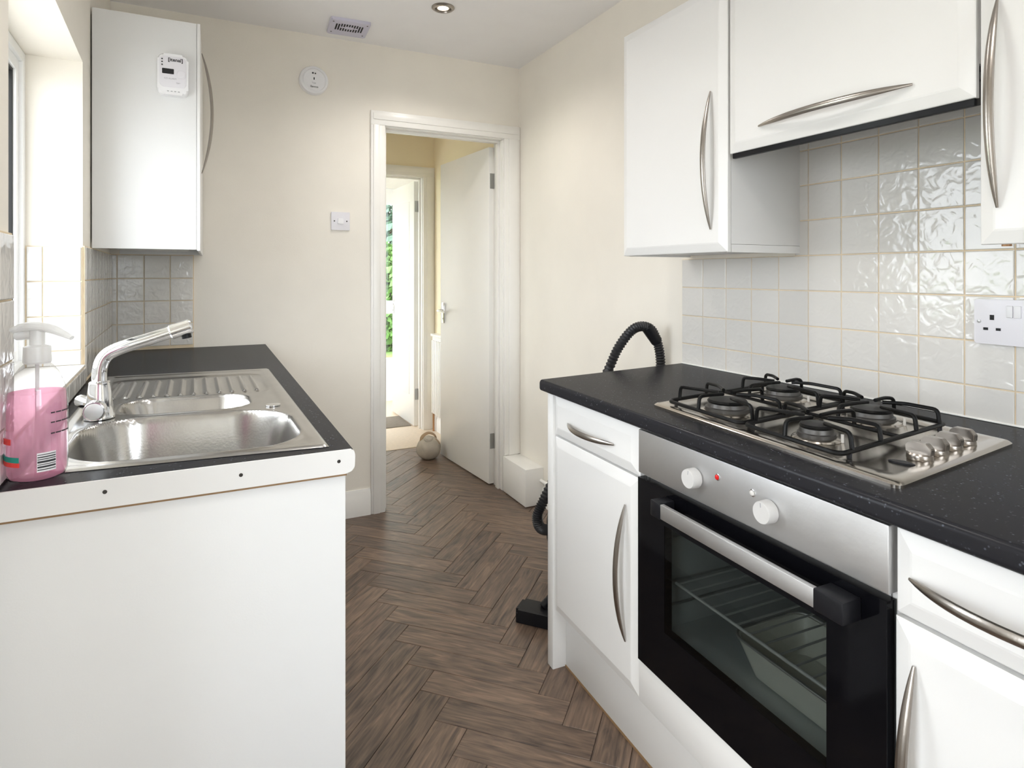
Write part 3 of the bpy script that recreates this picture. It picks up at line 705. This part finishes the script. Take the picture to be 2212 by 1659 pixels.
# ================================================================== BOILER CUPBOARD AND ITS ALARM
bc = thing('boiler_cupboard', 'tall white wall cupboard beside the window over the worktop', 'cabinet', (0, 0, 0))
YB = 2.465; zb0, zb1 = 1.337, 2.148; xb = -.049
bm = B(); box(bm, -.362, xb, YB, YB+.018, zb0, zb1, .001); mk('side_panel', bm, 'panel_white', bc)
bm = B(); box(bm, -.362, xb, 3.155, 3.175, zb0, zb1, .001); mk('side_panel', bm, 'panel_white', bc)
bm = B(); box(bm, -.362, xb, YB+.018, 3.155, zb1-.018, zb1); mk('top_panel', bm, 'panel_white', bc)
bm = B(); box(bm, -.360, -.354, YB+.02, 3.155, zb0+.02, zb1-.02); mk('back_panel', bm, 'cab_side', bc)
bm = B(); box(bm, -.352, -.09, YB+.08, 3.10, zb0+.012, zb1-.06, .01); mk('boiler_casing', bm, 'cab_side', bc)
for k in range(4):
    bm = B(); cyl(bm, (-.16-.0*k, YB+.15+k*.12, zb0-.03+.045), (-.16, YB+.15+k*.12, zb0+.03), .011, n=12); mk('pipe', bm, 'copper', bc)
bm = B(); box(bm, xb+.001, xb+.012, YB-.001, 3.172, zb0-.004, zb1+.001, .002); bd = mk('door', bm, 'cab', bc)
bm = B(); bow(bm, .445, (xb+.012, YB+.075, 1.845), (0, 0, 1), (1, 0, 0), .034); mk('handle', bm, 'nickel', bd)
# CO alarm on the side panel
ca = thing('carbon_monoxide_alarm', 'small white alarm with a dark display on the cupboard side', 'alarm', (-.1215, YB, 1.946))
def xz(bm, poly, y0, y1): return prism(bm, poly, 0, 1, Matrix(((1, 0, 0, 0), (0, y1-y0, y1-y0, y0), (0, 1, 0, 0), (0, 0, 0, 1))))
def slab_xz(poly, y0, y1, bev=0):
    bm = B(); a = [bm.verts.new((x, y0, z)) for x, z in poly]; b = [bm.verts.new((x, y1, z)) for x, z in poly]; n = len(poly)
    f = bm.faces.new(a); bm.faces.new(b[::-1])
    for i in range(n): bm.faces.new((a[i], b[i], b[(i+1) % n], a[(i+1) % n]))
    if bev: bmesh.ops.bevel(bm, geom=list(f.edges), offset=bev, segments=3, affect='EDGES', profile=.5)
    return bm
mk('casing', slab_xz(rrect(-.0475, .0475, -.071, .071, .020), -.033, 0, .008), 'white_plastic', ca)
mk('face_plate', slab_xz(rrect(-.041, .041, -.046, .062, .016), -.0342, -.030, .001), 'socket', ca)
mk('display', slab_xz(rrect(-.033, .003, .000, .018, .002), -.0352, -.034), 'dark', ca)
bm = B(); lathe(bm, [(.0155, 0), (.0155, .003), (.0125, .0035), (.012, .0028), (.004, .003)], 24, axis_m((.025, -.033, .002), (0, -1, 0))); mk('test_button', bm, 'socket', ca)
for z in (.050, .040, .030):
    bm = B(); lathe(bm, [(.0026, 0), (.0022, .0015)], 10, axis_m((-.033, -.034, z), (0, -1, 0))); mk('indicator', bm, 'dark', ca)
text('lettering', '[itenal]', .0165, 'print', ca, (.008, -.0345, .050), (RAD(90), 0, 0), bold=.0004)
text('lettering', 'CO ALARM', .0075, 'print_grey', ca, (-.008, -.0345, -.016), (RAD(90), 0, 0)); text('lettering', 'TEST', .006, 'print_grey', ca, (.016, -.0345, -.030), (RAD(90), 0, 0))
bm = B()
for k in range(4): box(bm, -.018+k*.011, -.012+k*.011, -.0335, -.0325, -.061, -.058)
mk('vent_slots', bm, 'print_grey', ca)

# ================================================================== THINGS ON THE FAR WALL AND CEILING
sa = thing('smoke_alarm', 'round white smoke alarm high on the end wall', 'alarm', (.456, YF, 2.214))
bm = B(); lathe(bm, [(.070, 0), (.070, .022), (.066, .030), (.058, .033), (.056, .031), (.05, .036), (.0, .038)], 48, axis_m((0, 0, 0), (0, -1, 0)), cap=False); mk('casing', bm, 'white_plastic', sa, 30)
for x, z, w, h_ in ((-.007, .031, .008, .007), (.005, .030, .007, .006), (-.001, .004, .005, .012)):
    bm = B(); box(bm, x-w/2, x+w/2, -.0392, -.034, z-h_/2, z+h_/2, .001); mk('vent_slot', bm, 'dark', sa)
text('lettering', 'Test', .011, 'print_grey', sa, (-.002, -.0384, -.018), (RAD(90), 0, 0)); text('lettering', 'Eannca', .0135, 'print', sa, (.0, -.0382, -.036), (RAD(90), 0, 0))
sw = thing('light_switch', 'square white light switch left of the doorway', 'switch', (.589, YF, 1.519))
mk('plate', slab_xz(rrect(-.046, .046, -.046, .046, .003), -.008, 0, .002), 'socket', sw)
mk('rocker', slab_xz(rrect(-.014, .014, -.014, .014, .002), -.0125, -.007, .0015), 'white_plastic', sw)
for x in (-.031, .031):
    bm = B(); lathe(bm, [(.0035, 0), (.003, .0012)], 12, axis_m((x, -.008, 0), (0, -1, 0))); mk('screw', bm, 'screw', sw)
vt = thing('extractor_vent', 'square lilac grey extractor fan grille on the ceiling', 'vent', (.594, 2.998, ZC), -3)
bm = B(); prism(bm, rrect(-.092, .092, -.092, .092, .008), -.014, 0)
f = min(bm.faces, key=lambda f_: f_.calc_center_median().z if len(f_.verts) > 6 else 9); bmesh.ops.bevel(bm, geom=list(f.edges), offset=.004, segments=2, affect='EDGES'); mk('cover', bm, 'lilac_plastic', vt)
for k in range(11):
    x = -.06 + k*.012; hl = .042 if 2 <= k <= 8 else .036
    segs = [(-hl, hl)] if k in (0, 1, 9, 10) else [(-hl, -.016), (.016, hl)] if k in (4, 5, 6) else [(-hl, -.008), (.008, hl)]
    for a, b_ in segs:
        bm = B(); box(bm, x-.0036, x+.0036, a-.012, b_-.012, -.0146, -.0135); mk('slot', bm, 'dark', vt)
for x, y in ((-.078, -.07), (.078, -.07), (-.075, .06), (.075, .06)):
    bm = B(); lathe(bm, [(.004, 0), (.0032, .001)], 10, axis_m((x, y, -.014), (0, 0, -1))); mk('screw', bm, 'screw', vt)
def downlight(x, y, label, e):
    dl = thing('ceiling_downlight', label, 'lamp', (x, y, ZC), 0, 'downlights in the kitchen ceiling')
    bm = B(); lathe(bm, [(.051, 0), (.051, -.004), (.046, -.008), (.037, -.009), (.034, -.004), (.034, -.0005)], 40, cap=False); mk('bezel', bm, 'nickel', dl)
    bm = B(); lathe(bm, [(.034, -.0005), (.030, -.004), (.025, -.005), (.0245, -.002)], 36, cap=False); mk('inner_ring', bm, 'nickel', dl)
    bm = B(); lathe(bm, [(.0255, -.0008), (.0255, -.0022), (.002, -.0034)], 30); mk('bulb', bm, 'lamp', dl)
    L = bpy.data.lights.new('downlight_beam', 'SPOT'); L.energy = e; L.color = (1, .96, .91); L.spot_size = RAD(150); L.spot_blend = .8; L.shadow_soft_size = .045
    lo = bpy.data.objects.new('downlight_beam', L); COL.objects.link(lo); lo.parent = dl; lo.location = (0, 0, -.05)
downlight(.933, 2.598, 'lit round metal downlight in the ceiling near the doorway', 15)
for x, y, l in ((.42, 1.40, 'added round downlight filling the middle of the kitchen with light'), (.45, .20, 'added round fill downlight above the viewer')): downlight(x, y, l, 13)  # extra lamps out of view, added to even out the light

# ================================================================== RIGHT BASE RUN
RUNO = Vector((.980, 1.724, 0)); RA = -92
def RUN(x, y, z=0):
    a = RAD(RA); return Vector((RUNO.x + x*math.cos(a) - y*math.sin(a), RUNO.y + x*math.sin(a) + y*math.cos(a), z))
FY = .008     # back of the door fronts in the run frame (faces at FY-.02)
def handle(parent, L, x, z, vert=True):
    bm = B(); bow(bm, L, (x, -.02, z), (0, 0, 1) if vert else (1, 0, 0), (0, -1, 0)); return mk('handle', bm, 'nickel', parent)
def front(parent, name, x0, x1, z0, z1, hl, hx, hz, vert=True):
    d = mk(name, cab_front(x1-x0, z1-z0), 'cab', parent, 5, (x0, FY, z0)); 
    if hl: handle(d, hl, hx-x0, hz-z0, vert)
    return d
bu = thing('base_cupboard', 'white base cupboard with a drawer at the free end of the worktop', 'cabinet', RUNO, RA)
bm = B(); box(bm, .018, .053, -.012, .57, .0, .871, .0015); mk('end_panel', bm, 'cab', bu)
bm = B(); box(bm, .0545, .505, .010, .55, .192, .868); mk('carcass', bm, 'cab_side', bu)
front(bu, 'drawer', .056, .501, .745, .868, .247, .277, .800, False)
front(bu, 'door', .056, .498, .190, .738, .35, .452, .485)
b2 = thing('base_cupboard', 'white base cupboard with a drawer nearest the viewer', 'cabinet', RUNO, RA)
bm = B(); box(bm, 1.148, 1.70, .010, .53, .192, .868); mk('carcass', bm, 'cab_side', b2)
front(b2, 'drawer', 1.150, 1.69, .737, .866, .247, 1.30, .800, False)
front(b2, 'door', 1.148, 1.69, .190, .730, .35, 1.183, .500)
pl = thing('plinth', 'white plinth board along the floor under the base units', 'plinth', RUNO, RA)
bm = B(); box(bm, .055, 1.70, .034, .052, .003, .186, .001); mk('board', bm, 'cab_side', pl)
bm = B(); box(bm, .055, 1.70, .0315, .0345, .0003, .006); mk('sealant', bm, 'brown_edge', pl)
# oven housing
oh = thing('oven_housing', 'white oven housing with a plain panel below the oven', 'cabinet', RUNO, RA)
bm = B(); box(bm, .5065, .517, .012, .55, .195, .868); mk('side_panel', bm, 'cab_side', oh)
bm = B(); box(bm, 1.133, 1.1465, .012, .53, .195, .868); mk('side_panel', bm, 'cab_side', oh)
bm = B(); box(bm, .503, 1.145, -.010, .008, .192, .292, .0015); mk('filler_panel', bm, 'cab', oh)
bm = B(); box(bm, .518, 1.132, .012, .50, .27, .29); mk('shelf', bm, 'cab_side', oh)
# oven
ov = thing('built_in_oven', 'stainless steel built-in oven with black glass door', 'oven', RUNO, RA)
bm = B()
cx0, cx1, cy0, cy1, cz0, cz1 = .575, 1.075, .02, .43, .40, .685
for a in ((.520, 1.130, .012, .018, .295, .40), (.520, 1.130, .012, .018, .685, .742), (.520, cx0, .012, .018, .40, .685), (cx1, 1.130, .012, .018, .40, .685),
          (cx0-.01, cx0, .018, cy1, cz0-.01, cz1+.01), (cx1, cx1+.01, .018, cy1, cz0-.01, cz1+.01), (cx0, cx1, .018, cy1, cz0-.01, cz0), (cx0, cx1, .018, cy1, cz1, cz1+.01), (cx0-.01, cx1+.01, cy1, cy1+.01, cz0-.01, cz1+.01)):
    box(bm, *a)
mk('cavity', bm, 'cavity', ov)
for z in (.47, .525, .63):
    for x in (cx0+.006, cx1-.006):
        bm = B(); cyl(bm, (x, .03, z-.012), (x, .41, z-.012), .003, n=8); mk('runner', bm, 'steel', ov)
bm = B(); box(bm, .507, 1.144, -.014, .010, .760, .866, .002); cp = mk('control_panel', bm, 'steel', ov)
bm = B(); box(bm, .520, 1.130, .012, .40, .745, .86); mk('body', bm, 'cab_side', ov)
for x, z, rot in ((.715, .809, 8), (.917, .808, -4)):
    bm = B(); lathe(bm, [(.020, 0), (.0215, .002), (.0208, .021), (.0195, .0235)], 32, axis_m((x, -.014, z), (0, -1, 0))); kn = mk('knob', bm, 'oven_knob', cp)
    bm = B(); box(bm, -.0008, .0008, -.0004, .0004, .010, .018); o = mk('pointer', bm, 'print_grey', kn); o.location = (x, -.0378, z); o.rotation_euler = (0, RAD(rot), 0)
for x, z, m_ in ((.781, .830, 'red'), (.875, .828, 'clear')):
    bm = B(); lathe(bm, [(.0072, 0), (.0072, .0015), (.006, .002)], 20, axis_m((x, -.014, z), (0, -1, 0))); il = mk('indicator_light', bm, 'chrome', cp)
    bm = B(); lathe(bm, [(.0056, 0), (.005, .002), (.002, .0034)], 18, axis_m((x, -.0155, z), (0, -1, 0))); mk('lens', bm, m_, il)
# door: black glass border round a tinted window
wx0, wx1, wz0, wz1 = .607, 1.036, .415, .664
bm = B()
for a in ((.505, wx0, .297, .748), (wx1, 1.141, .297, .748), (wx0, wx1, .297, wz0), (wx0, wx1, wz1, .748)): box(bm, a[0], a[1], -.014, .008, a[2], a[3])
bmesh.ops.remove_doubles(bm, verts=bm.verts, dist=1e-5)
od = mk('oven_door', bm, 'black_gloss', ov)
bm = B(); box(bm, wx0, wx1, -.0135, -.009, wz0, wz1); mk('window_glass', bm, 'oven_glass', od)
bm = B(); box(bm, .645, 1.045, -.056, -.045, .700, .733, .002); hd = mk('handle_bar', bm, 'steel', od)
for x0, x1 in ((.612, .645), (1.045, 1.10)):
    bm = B(); box(bm, x0, x1, -.058, -.0138, .698, .735, .003); mk('bracket', bm, 'black', hd)
bm = B(); cyl(bm, (cx0+.02, .030, .516), (cx1-.02, .030, .516), .0034, n=8); cyl(bm, (cx0+.02, .40, .516), (cx1-.02, .40, .516), .0034, n=8)
rk = mk('shelf_frame', bm, 'rack', ov)
for k in range(13):
    x = cx0+.03 + k*(cx1-cx0-.06)/12; bm = B(); cyl(bm, (x, .030, .518), (x, .40, .518), .0022, n=6); mk('shelf_bar', bm, 'rack', rk)
# white baking dish inside
ds = thing('baking_dish', 'cream enamel baking dish on the oven floor behind the glass', 'dish', RUN(.905, .155, .402), RA)
bm = B(); o_, i_ = rrect(-.157, .157, -.105, .105, .035), rrect(-.150, .150, -.098, .098, .030)
lo_ = rrect(-.130, .130, -.080, .080, .030)
R1 = [bm.verts.new((x, y, 0)) for x, y in lo_]; R2 = [bm.verts.new((x, y, .075)) for x, y in o_]; R3 = [bm.verts.new((x, y, .075)) for x, y in i_]; R4 = [bm.verts.new((x*.95, y*.95, .005)) for x, y in lo_]
n_ = len(lo_); bm.faces.new(R1[::-1]); bm.faces.new(R4)
for a, b_ in ((R1, R2), (R2, R3), (R3, R4)):
    for k in range(n_): bm.faces.new((a[k], a[(k+1) % n_], b_[(k+1) % n_], b_[k]))
mk('dish_wall', bm, 'enamel_white', ds, 40)
bm = B(); sweep(bm, [(x, y, .076) for x, y in o_], .003, 8, closed=True); mk('rim', bm, 'steel', ds)

# --- right worktop
rw = thing('cooker_worktop', 'dark speckled laminate worktop under the gas hob', 'worktop', (0, 0, 0))
f0, f1 = RUN(.004, -.034), RUN(1.76, -.034)
poly = [(f0.x, f0.y), (1.6045, 1.800), (1.6045, f1.y), (f1.x, f1.y)]
bm = B(); prism(bm, poly, ZW-.036, ZW)
ed = [e for e in bm.edges if abs(e.verts[0].co.z-e.verts[1].co.z) < 1e-5 and all(v.co.x < 1.2 for v in e.verts)]
bmesh.ops.bevel(bm, geom=ed, offset=.011, segments=5, affect='EDGES', profile=.5)
mk('slab', bm, 'worktop', rw)
bm = B(); box(bm, 1.5985, 1.6048, .0, 1.796, ZW+.0003, ZW+.005, .002); mk('sealant', bm, 'gloss_white', wall_right)

# --- gas hob (skewed slightly with the worktop)
HBO = Vector((1.02, 1.25, ZW)); HBA = -94; HK = .19
hob = thing('gas_hob', 'stainless steel four burner gas hob set in the worktop', 'hob', HBO, HBA)
def hx(x, y, z=0): return Vector((x - HK*y, y, z))
bm = B(); hp = rrect(0, .66, -.004, .452, .016)
lv = []
for ins, z in ((0, 0), (0, .005), (.004, .0085), (.012, .010), (.030, .0095), (.036, .0075)):
    sx, sy = (.66-2*ins)/.66, (.456-2*ins)/.456
    lv.append([bm.verts.new(hx((x-.33)*sx+.33, (y-.224)*sy+.224, z)) for x, y in hp])
bm.faces.new(lv[0][::-1]); bm.faces.new(lv[-1])
for a, b_ in zip(lv, lv[1:]):
    for k in range(len(hp)): bm.faces.new((a[k], a[(k+1) % len(hp)], b_[(k+1) % len(hp)], b_[k]))
mk('hob_plate', bm, 'hobsteel', hob, 40)
ZH = .0078
burn = [(.172, .107, .052), (.150, .356, .048), (.428, .106, .036), (.412, .345, .048)]
for x, y, r in burn:
    c = hx(x, y, ZH)
    bm = B(); lathe(bm, [(r*1.32, 0), (r*1.25, .003), (r*1.05, .005), (r*1.02, .0035)], 36, Matrix.Translation(c)); bb = mk('burner', bm, 'hobsteel', hob)
    bm = B(); lathe(bm, [(r*1.0, .003), (r*1.0, .012), (r*.9, .0135), (r*.86, .022), (r*.8, .0235)], 36, Matrix.Translation(c)); mk('burner_ring', bm, 'burner', bb)
    bm = B(); lathe(bm, [(r*.88, .0235), (r*.9, .026), (r*.84, .030), (r*.2, .0315)], 36, Matrix.Translation(c)); mk('burner_cap', bm, 'enamel', bb)
    bm = B(); cyl(bm, c + Vector((r*1.22, r*.55, 0)), c + Vector((r*1.22, r*.55, .016)), .003, n=8); mk('igniter', bm, 'clear', bb)
ZR, ZT = .020, .052
def rod(bm, P, r=.0043, rf=.010): sweep(bm, fillet([hx(*p) for p in P], rf), r, 8)
for g, (x0, x1, bs) in enumerate(((.045, .297, burn[:2]), (.307, .540, burn[2:]))):
    y0, y1, ym = .016, .425, .228
    bm = B(); sweep(bm, [hx(x, y, ZR) for x, y in rrect(x0, x1, y0, y1, .018)], .0048, 8, closed=True); ps = mk('pan_support', bm, 'enamel', hob)
    bm = B(); rod(bm, [(x0, ym, ZR), (x1, ym, ZR)]); mk('cross_bar', bm, 'enamel', ps)
    for x in (x0, x1):
        for y in (y0+.03, y1-.03):
            bm = B(); cyl(bm, hx(x, y, ZH), hx(x, y, ZR), .0045, n=8); mk('foot', bm, 'black', ps)
    for i, (bx, by, r) in enumerate(bs):
        ya, yb = (y0, ym) if i == 0 else (ym, y1)
        for P in ([(x0, by-.050, ZR), (x0+.004, by-.050, ZT), (bx-.060, by-.036, ZT+.002), (bx-.020, by-.012, ZT)], [(x0, by+.050, ZR), (x0+.004, by+.050, ZT), (bx-.070, by+.044, ZT+.001), (bx-.040, by+.028, ZT-.002)],
                  [(x1, by+.050, ZR), (x1-.004, by+.050, ZT), (bx+.060, by+.036, ZT+.002), (bx+.020, by+.012, ZT)], [(x1, by-.050, ZR), (x1-.004, by-.050, ZT), (bx+.070, by-.044, ZT+.001), (bx+.040, by-.028, ZT-.002)],
                  [(bx-.012, ya, ZR), (bx-.012, ya+.004, ZT), (bx-.003, by-.055, ZT+.002), (bx, by-.016, ZT)], [(bx+.012, yb, ZR), (bx+.012, yb-.004, ZT), (bx+.003, by+.055, ZT+.002), (bx, by+.016, ZT)]):
            bm = B(); rod(bm, P); mk('finger', bm, 'enamel', ps)
for k in range(4):
    c = hx(.611, .162 + k*.0585, ZH)
    bm = B(); lathe(bm, [(.0205, 0), (.0215, .003), (.0205, .009), (.018, .012)], 28, Matrix.Translation(c)); kn = mk('knob', bm, 'nickel', hob)
    bm = B(); P = [(-.0215, .010), (.0215, .010), (.0225, .022), (.014, .031), (-.014, .031), (-.0225, .022)]
    a = [bm.verts.new((x, -.0065, z)) for x, z in P]; b_ = [bm.verts.new((x, .0065, z)) for x, z in P]; bm.faces.new(a); bm.faces.new(b_[::-1])
    for i in range(6): bm.faces.new((a[i], b_[i], b_[(i+1) % 6], a[(i+1) % 6]))
    bmesh.ops.bevel(bm, geom=bm.edges[:], offset=.001, segments=2, affect='EDGES')
    gp = mk('grip', bm, 'nickel', kn); gp.location = c; gp.rotation_euler = (0, 0, RAD(4))
c = hx(.605, .108, ZH); bm = B(); lathe(bm, [(.021, 0), (.021, .0015), (.018, .0025)], 28, Matrix.Translation(c) @ Matrix.Rotation(RAD(20), 4, 'Z') @ Matrix.Diagonal((1.0, .5, 1, 1))); mk('ignition_pad', bm, 'black', hob)

# ================================================================== RIGHT WALL CUPBOARDS
XD = 1.300
def wall_cab(label, y_far, y_near, z0, z1, hl, hy, hz, vert=True, gap=.002):
    o = thing('wall_cupboard', label, 'cabinet', (XD+.02, y_far, 0), -90)
    w = y_far-y_near
    c = o
    d = mk('door', cab_front(w-2*gap, z1-z0-.002), 'cab', o, 5, (gap, 0, z0+.001))
    bm = B(); bow(bm, hl, ((y_far-hy)-gap, -.02, hz-z0), (0, 0, 1) if vert else (1, 0, 0), (0, -1, 0)); mk('handle', bm, 'nickel', d)
    return o, w
c1, w = wall_cab('white wall cupboard left of the cooker hood', 1.764, 1.276, 1.312, 2.088, .400, 1.333, 1.578)
bm = B(); box(bm, 0, .016, .002, .282, 1.312, 2.088); mk('side_panel', bm, 'cab_side', c1)
bm = B(); box(bm, w-.018, w-.002, .002, .290, 1.335, 2.088); mk('side_panel', bm, 'cab_side', c1)
bm = B(); box(bm, w-.019, w-.001, .002, .290, 1.312, 1.334); mk('bottom_edge', bm, 'cab', c1)
bm = B(); box(bm, .016, w-.018, .002, .282, 1.318, 1.334); mk('bottom_panel', bm, 'cab_side', c1)
bm = B(); box(bm, .016, w-.018, .002, .282, 2.07, 2.088); mk('top_panel', bm, 'cab_side', c1)
bm = B(); box(bm, .016, w-.018, .276, .282, 1.334, 2.07); mk('back_panel', bm, 'cab_side', c1)
c2, w = wall_cab('white flap cupboard over the cooker hood', 1.272, .652, 1.586, 2.088, .395, .962, 1.640, False)
bm = B(); box(bm, .002, w-.002, .004, .280, 1.654, 2.088); mk('carcass', bm, 'cab_side', c2)
c3, w = wall_cab('white wall cupboard nearest the viewer beside the cooker hood', .648, .13, 1.304, 2.088, .382, .613, 1.562)
bm = B(); box(bm, .002, w-.002, .002, .282, 1.310, 2.088); mk('carcass', bm, 'cab_side', c3)
bm = B(); cyl(bm, (.03, .02, 1.302), (.03, .02, 1.311), .008, n=10); mk('fixing', bm, 'copper', c3)
ch = thing('cooker_hood', 'black slim cooker hood under the flap cupboard', 'cooker hood', (XD+.012, 1.268, 1.560), -90)
bm = B(); box(bm, .004, .61, .013, .285, .080, .092, .002); mk('hood_body', bm, 'black', ch)
bm = B(); box(bm, .004, .61, .0, .012, .013, .092, .002); mk('front_lip', bm, 'black', ch)
for x in (.03, .32):
    bm = B(); box(bm, x, x+.265, .03, .25, .076, .080, .001); mk('filter', bm, 'black', ch)

# double socket
ds2 = thing('double_socket', 'double plug socket with white rockers on the tiles', 'socket', (XR-.0092, .799, 1.141), -90)
mk('plate', slab_xz(rrect(0, .152, -.051, .051, .004), -.011, 0, .002), 'socket', ds2)
for x in (.036, .116):
    for dx, z, w_, h_ in ((0, .010, .0085, .0115), (-.0125, -.0165, .0095, .006), (.0125, -.0165, .0095, .006)):
        bm = B(); box(bm, x+dx-w_/2, x+dx+w_/2, -.0116, -.009, z-h_/2, z+h_/2); mk('pin_slot', bm, 'dark', ds2)
for x in (.070, .086):
    bm = B(); box(bm, x-.0075+(.002 if x < .08 else 0), x+.0065, -.0145, -.010, .011, .038, .0015); mk('rocker', bm, 'white_plastic', ds2)
for x in (.010, .142):
    bm = B(); lathe(bm, [(.0042, 0), (.004, .001), (.002, .0015)], 12, axis_m((x, -.011, 0), (0, -1, 0))); mk('screw', bm, 'hinge', ds2)

# ================================================================== VACUUM CLEANER BEHIND THE CUPBOARD END
vc = thing('vacuum_cleaner', 'black vacuum cleaner with ribbed hose behind the base cupboard', 'vacuum cleaner', (0, 0, 0))
hosep = [(1.42, 2.17, .265), (1.30, 2.07, .292), (1.13, 1.95, .315), (1.052, 1.90, .345), (1.032, 1.895, .392), (1.062, 1.90, .445), (1.14, 1.915, .55), (1.25, 1.92, .72), (1.335, 1.905, .875), (1.385, 1.895, .975), (1.455, 1.89, 1.042), (1.525, 1.885, 1.037), (1.560, 1.88, .97), (1.572, 1.88, .88), (1.565, 1.88, .78)]
path = smooth_path(hosep, 34); bm = B()
sweep(bm, path, [.0175 + .0022*math.sin(i*2*math.pi/4) for i in range(len(path))], 14, up=(0, 1, 0)); mk('hose', bm, 'rubber', vc, 60)
bm = B(); cyl(bm, (1.505, 1.886, 1.048), (1.556, 1.882, .985), .0225, n=18, bev=.004); mk('hose_cuff', bm, 'black', vc)
bm = B(); sweep(bm, fillet([(1.563, 1.88, .80), (1.52, 1.885, .70), (1.12, 1.925, .085), (1.07, 1.925, .05)], .05), .0155, 16); mk('wand', bm, 'black', vc)
# floor head
e_ = Vector((.66, -.75, 0)).normalized(); f_ = Vector((.75, .66, 0)).normalized()
Mh = Matrix(((e_.x, f_.x, 0, .975), (e_.y, f_.y, 0, 1.958), (0, 0, 1, .002), (0, 0, 0, 1)))
bm = B(); prism(bm, rrect(0, .25, .0, .085, .010), 0, .045)
bmesh.ops.bevel(bm, geom=[e for e in bm.edges if all(v.co.z > .04 for v in e.verts)], offset=.012, segments=3, affect='EDGES')
bmesh.ops.transform(bm, matrix=Mh, verts=bm.verts); mk('floor_head', bm, 'black', vc)
bm = B(); lathe(bm, [(.06, 0), (.13, .03), (.143, .09), (.143, .16), (.13, .215), (.08, .245), (.05, .25)], 32, Matrix.Translation((1.428, 2.24, .02))); mk('tank', bm, 'black', vc)
for a in range(4):
    x, y = 1.428 + .11*math.cos(RAD(45+90*a)), 2.24 + .11*math.sin(RAD(45+90*a)); bm = B(); cyl(bm, (x, y-.012, .025), (x, y+.012, .025), .025, n=16, bev=.004); mk('castor', bm, 'black', vc)

# ================================================================== DOORSTOP
st = thing('doorstop', 'round grey canvas doorstop with a strap handle holding the door', 'doorstop', (1.318, 3.958, .002))
bm = B(); bmesh.ops.create_icosphere(bm, subdivisions=4, radius=.082)
for v in bm.verts:
    p = v.co.copy(); a = math.atan2(p.y, p.x); w_ = 1 + .035*math.cos(6*a)*max(0, 1-abs(p.z)/.08) + .02*math.sin(3*a+9*p.z*8)
    v.co = Vector((p.x*w_, p.y*w_, max(p.z*.98, -.068)*1.0)) + Vector((0, 0, .070))
mk('bag', bm, 'canvas', st, 60)
bm = B(); lathe(bm, [(.030, .0), (.033, .008), (.024, .018), (.010, .022)], 18, Matrix.Translation((-.01, -.025, .133)) @ Matrix.Rotation(RAD(25), 4, 'X')); mk('gathered_top', bm, 'canvas', st)
bm = B(); sweep(bm, smooth_path([(-.055, -.01, .118), (-.045, .0, .15), (0, .01, .168), (.045, .012, .15), (.058, .005, .112)], 6), [(.0025, .011)]*25, 8, up=(0, 0, 1)); mk('strap_handle', bm, 'strap', st)
bm = B(); sweep(bm, smooth_path([(.02, -.02, .140), (.045, -.035, .128), (.062, -.045, .10)], 6), [(.002, .008)]*13, 8, up=(0, 0, 1)); mk('side_tab', bm, 'strap', st)
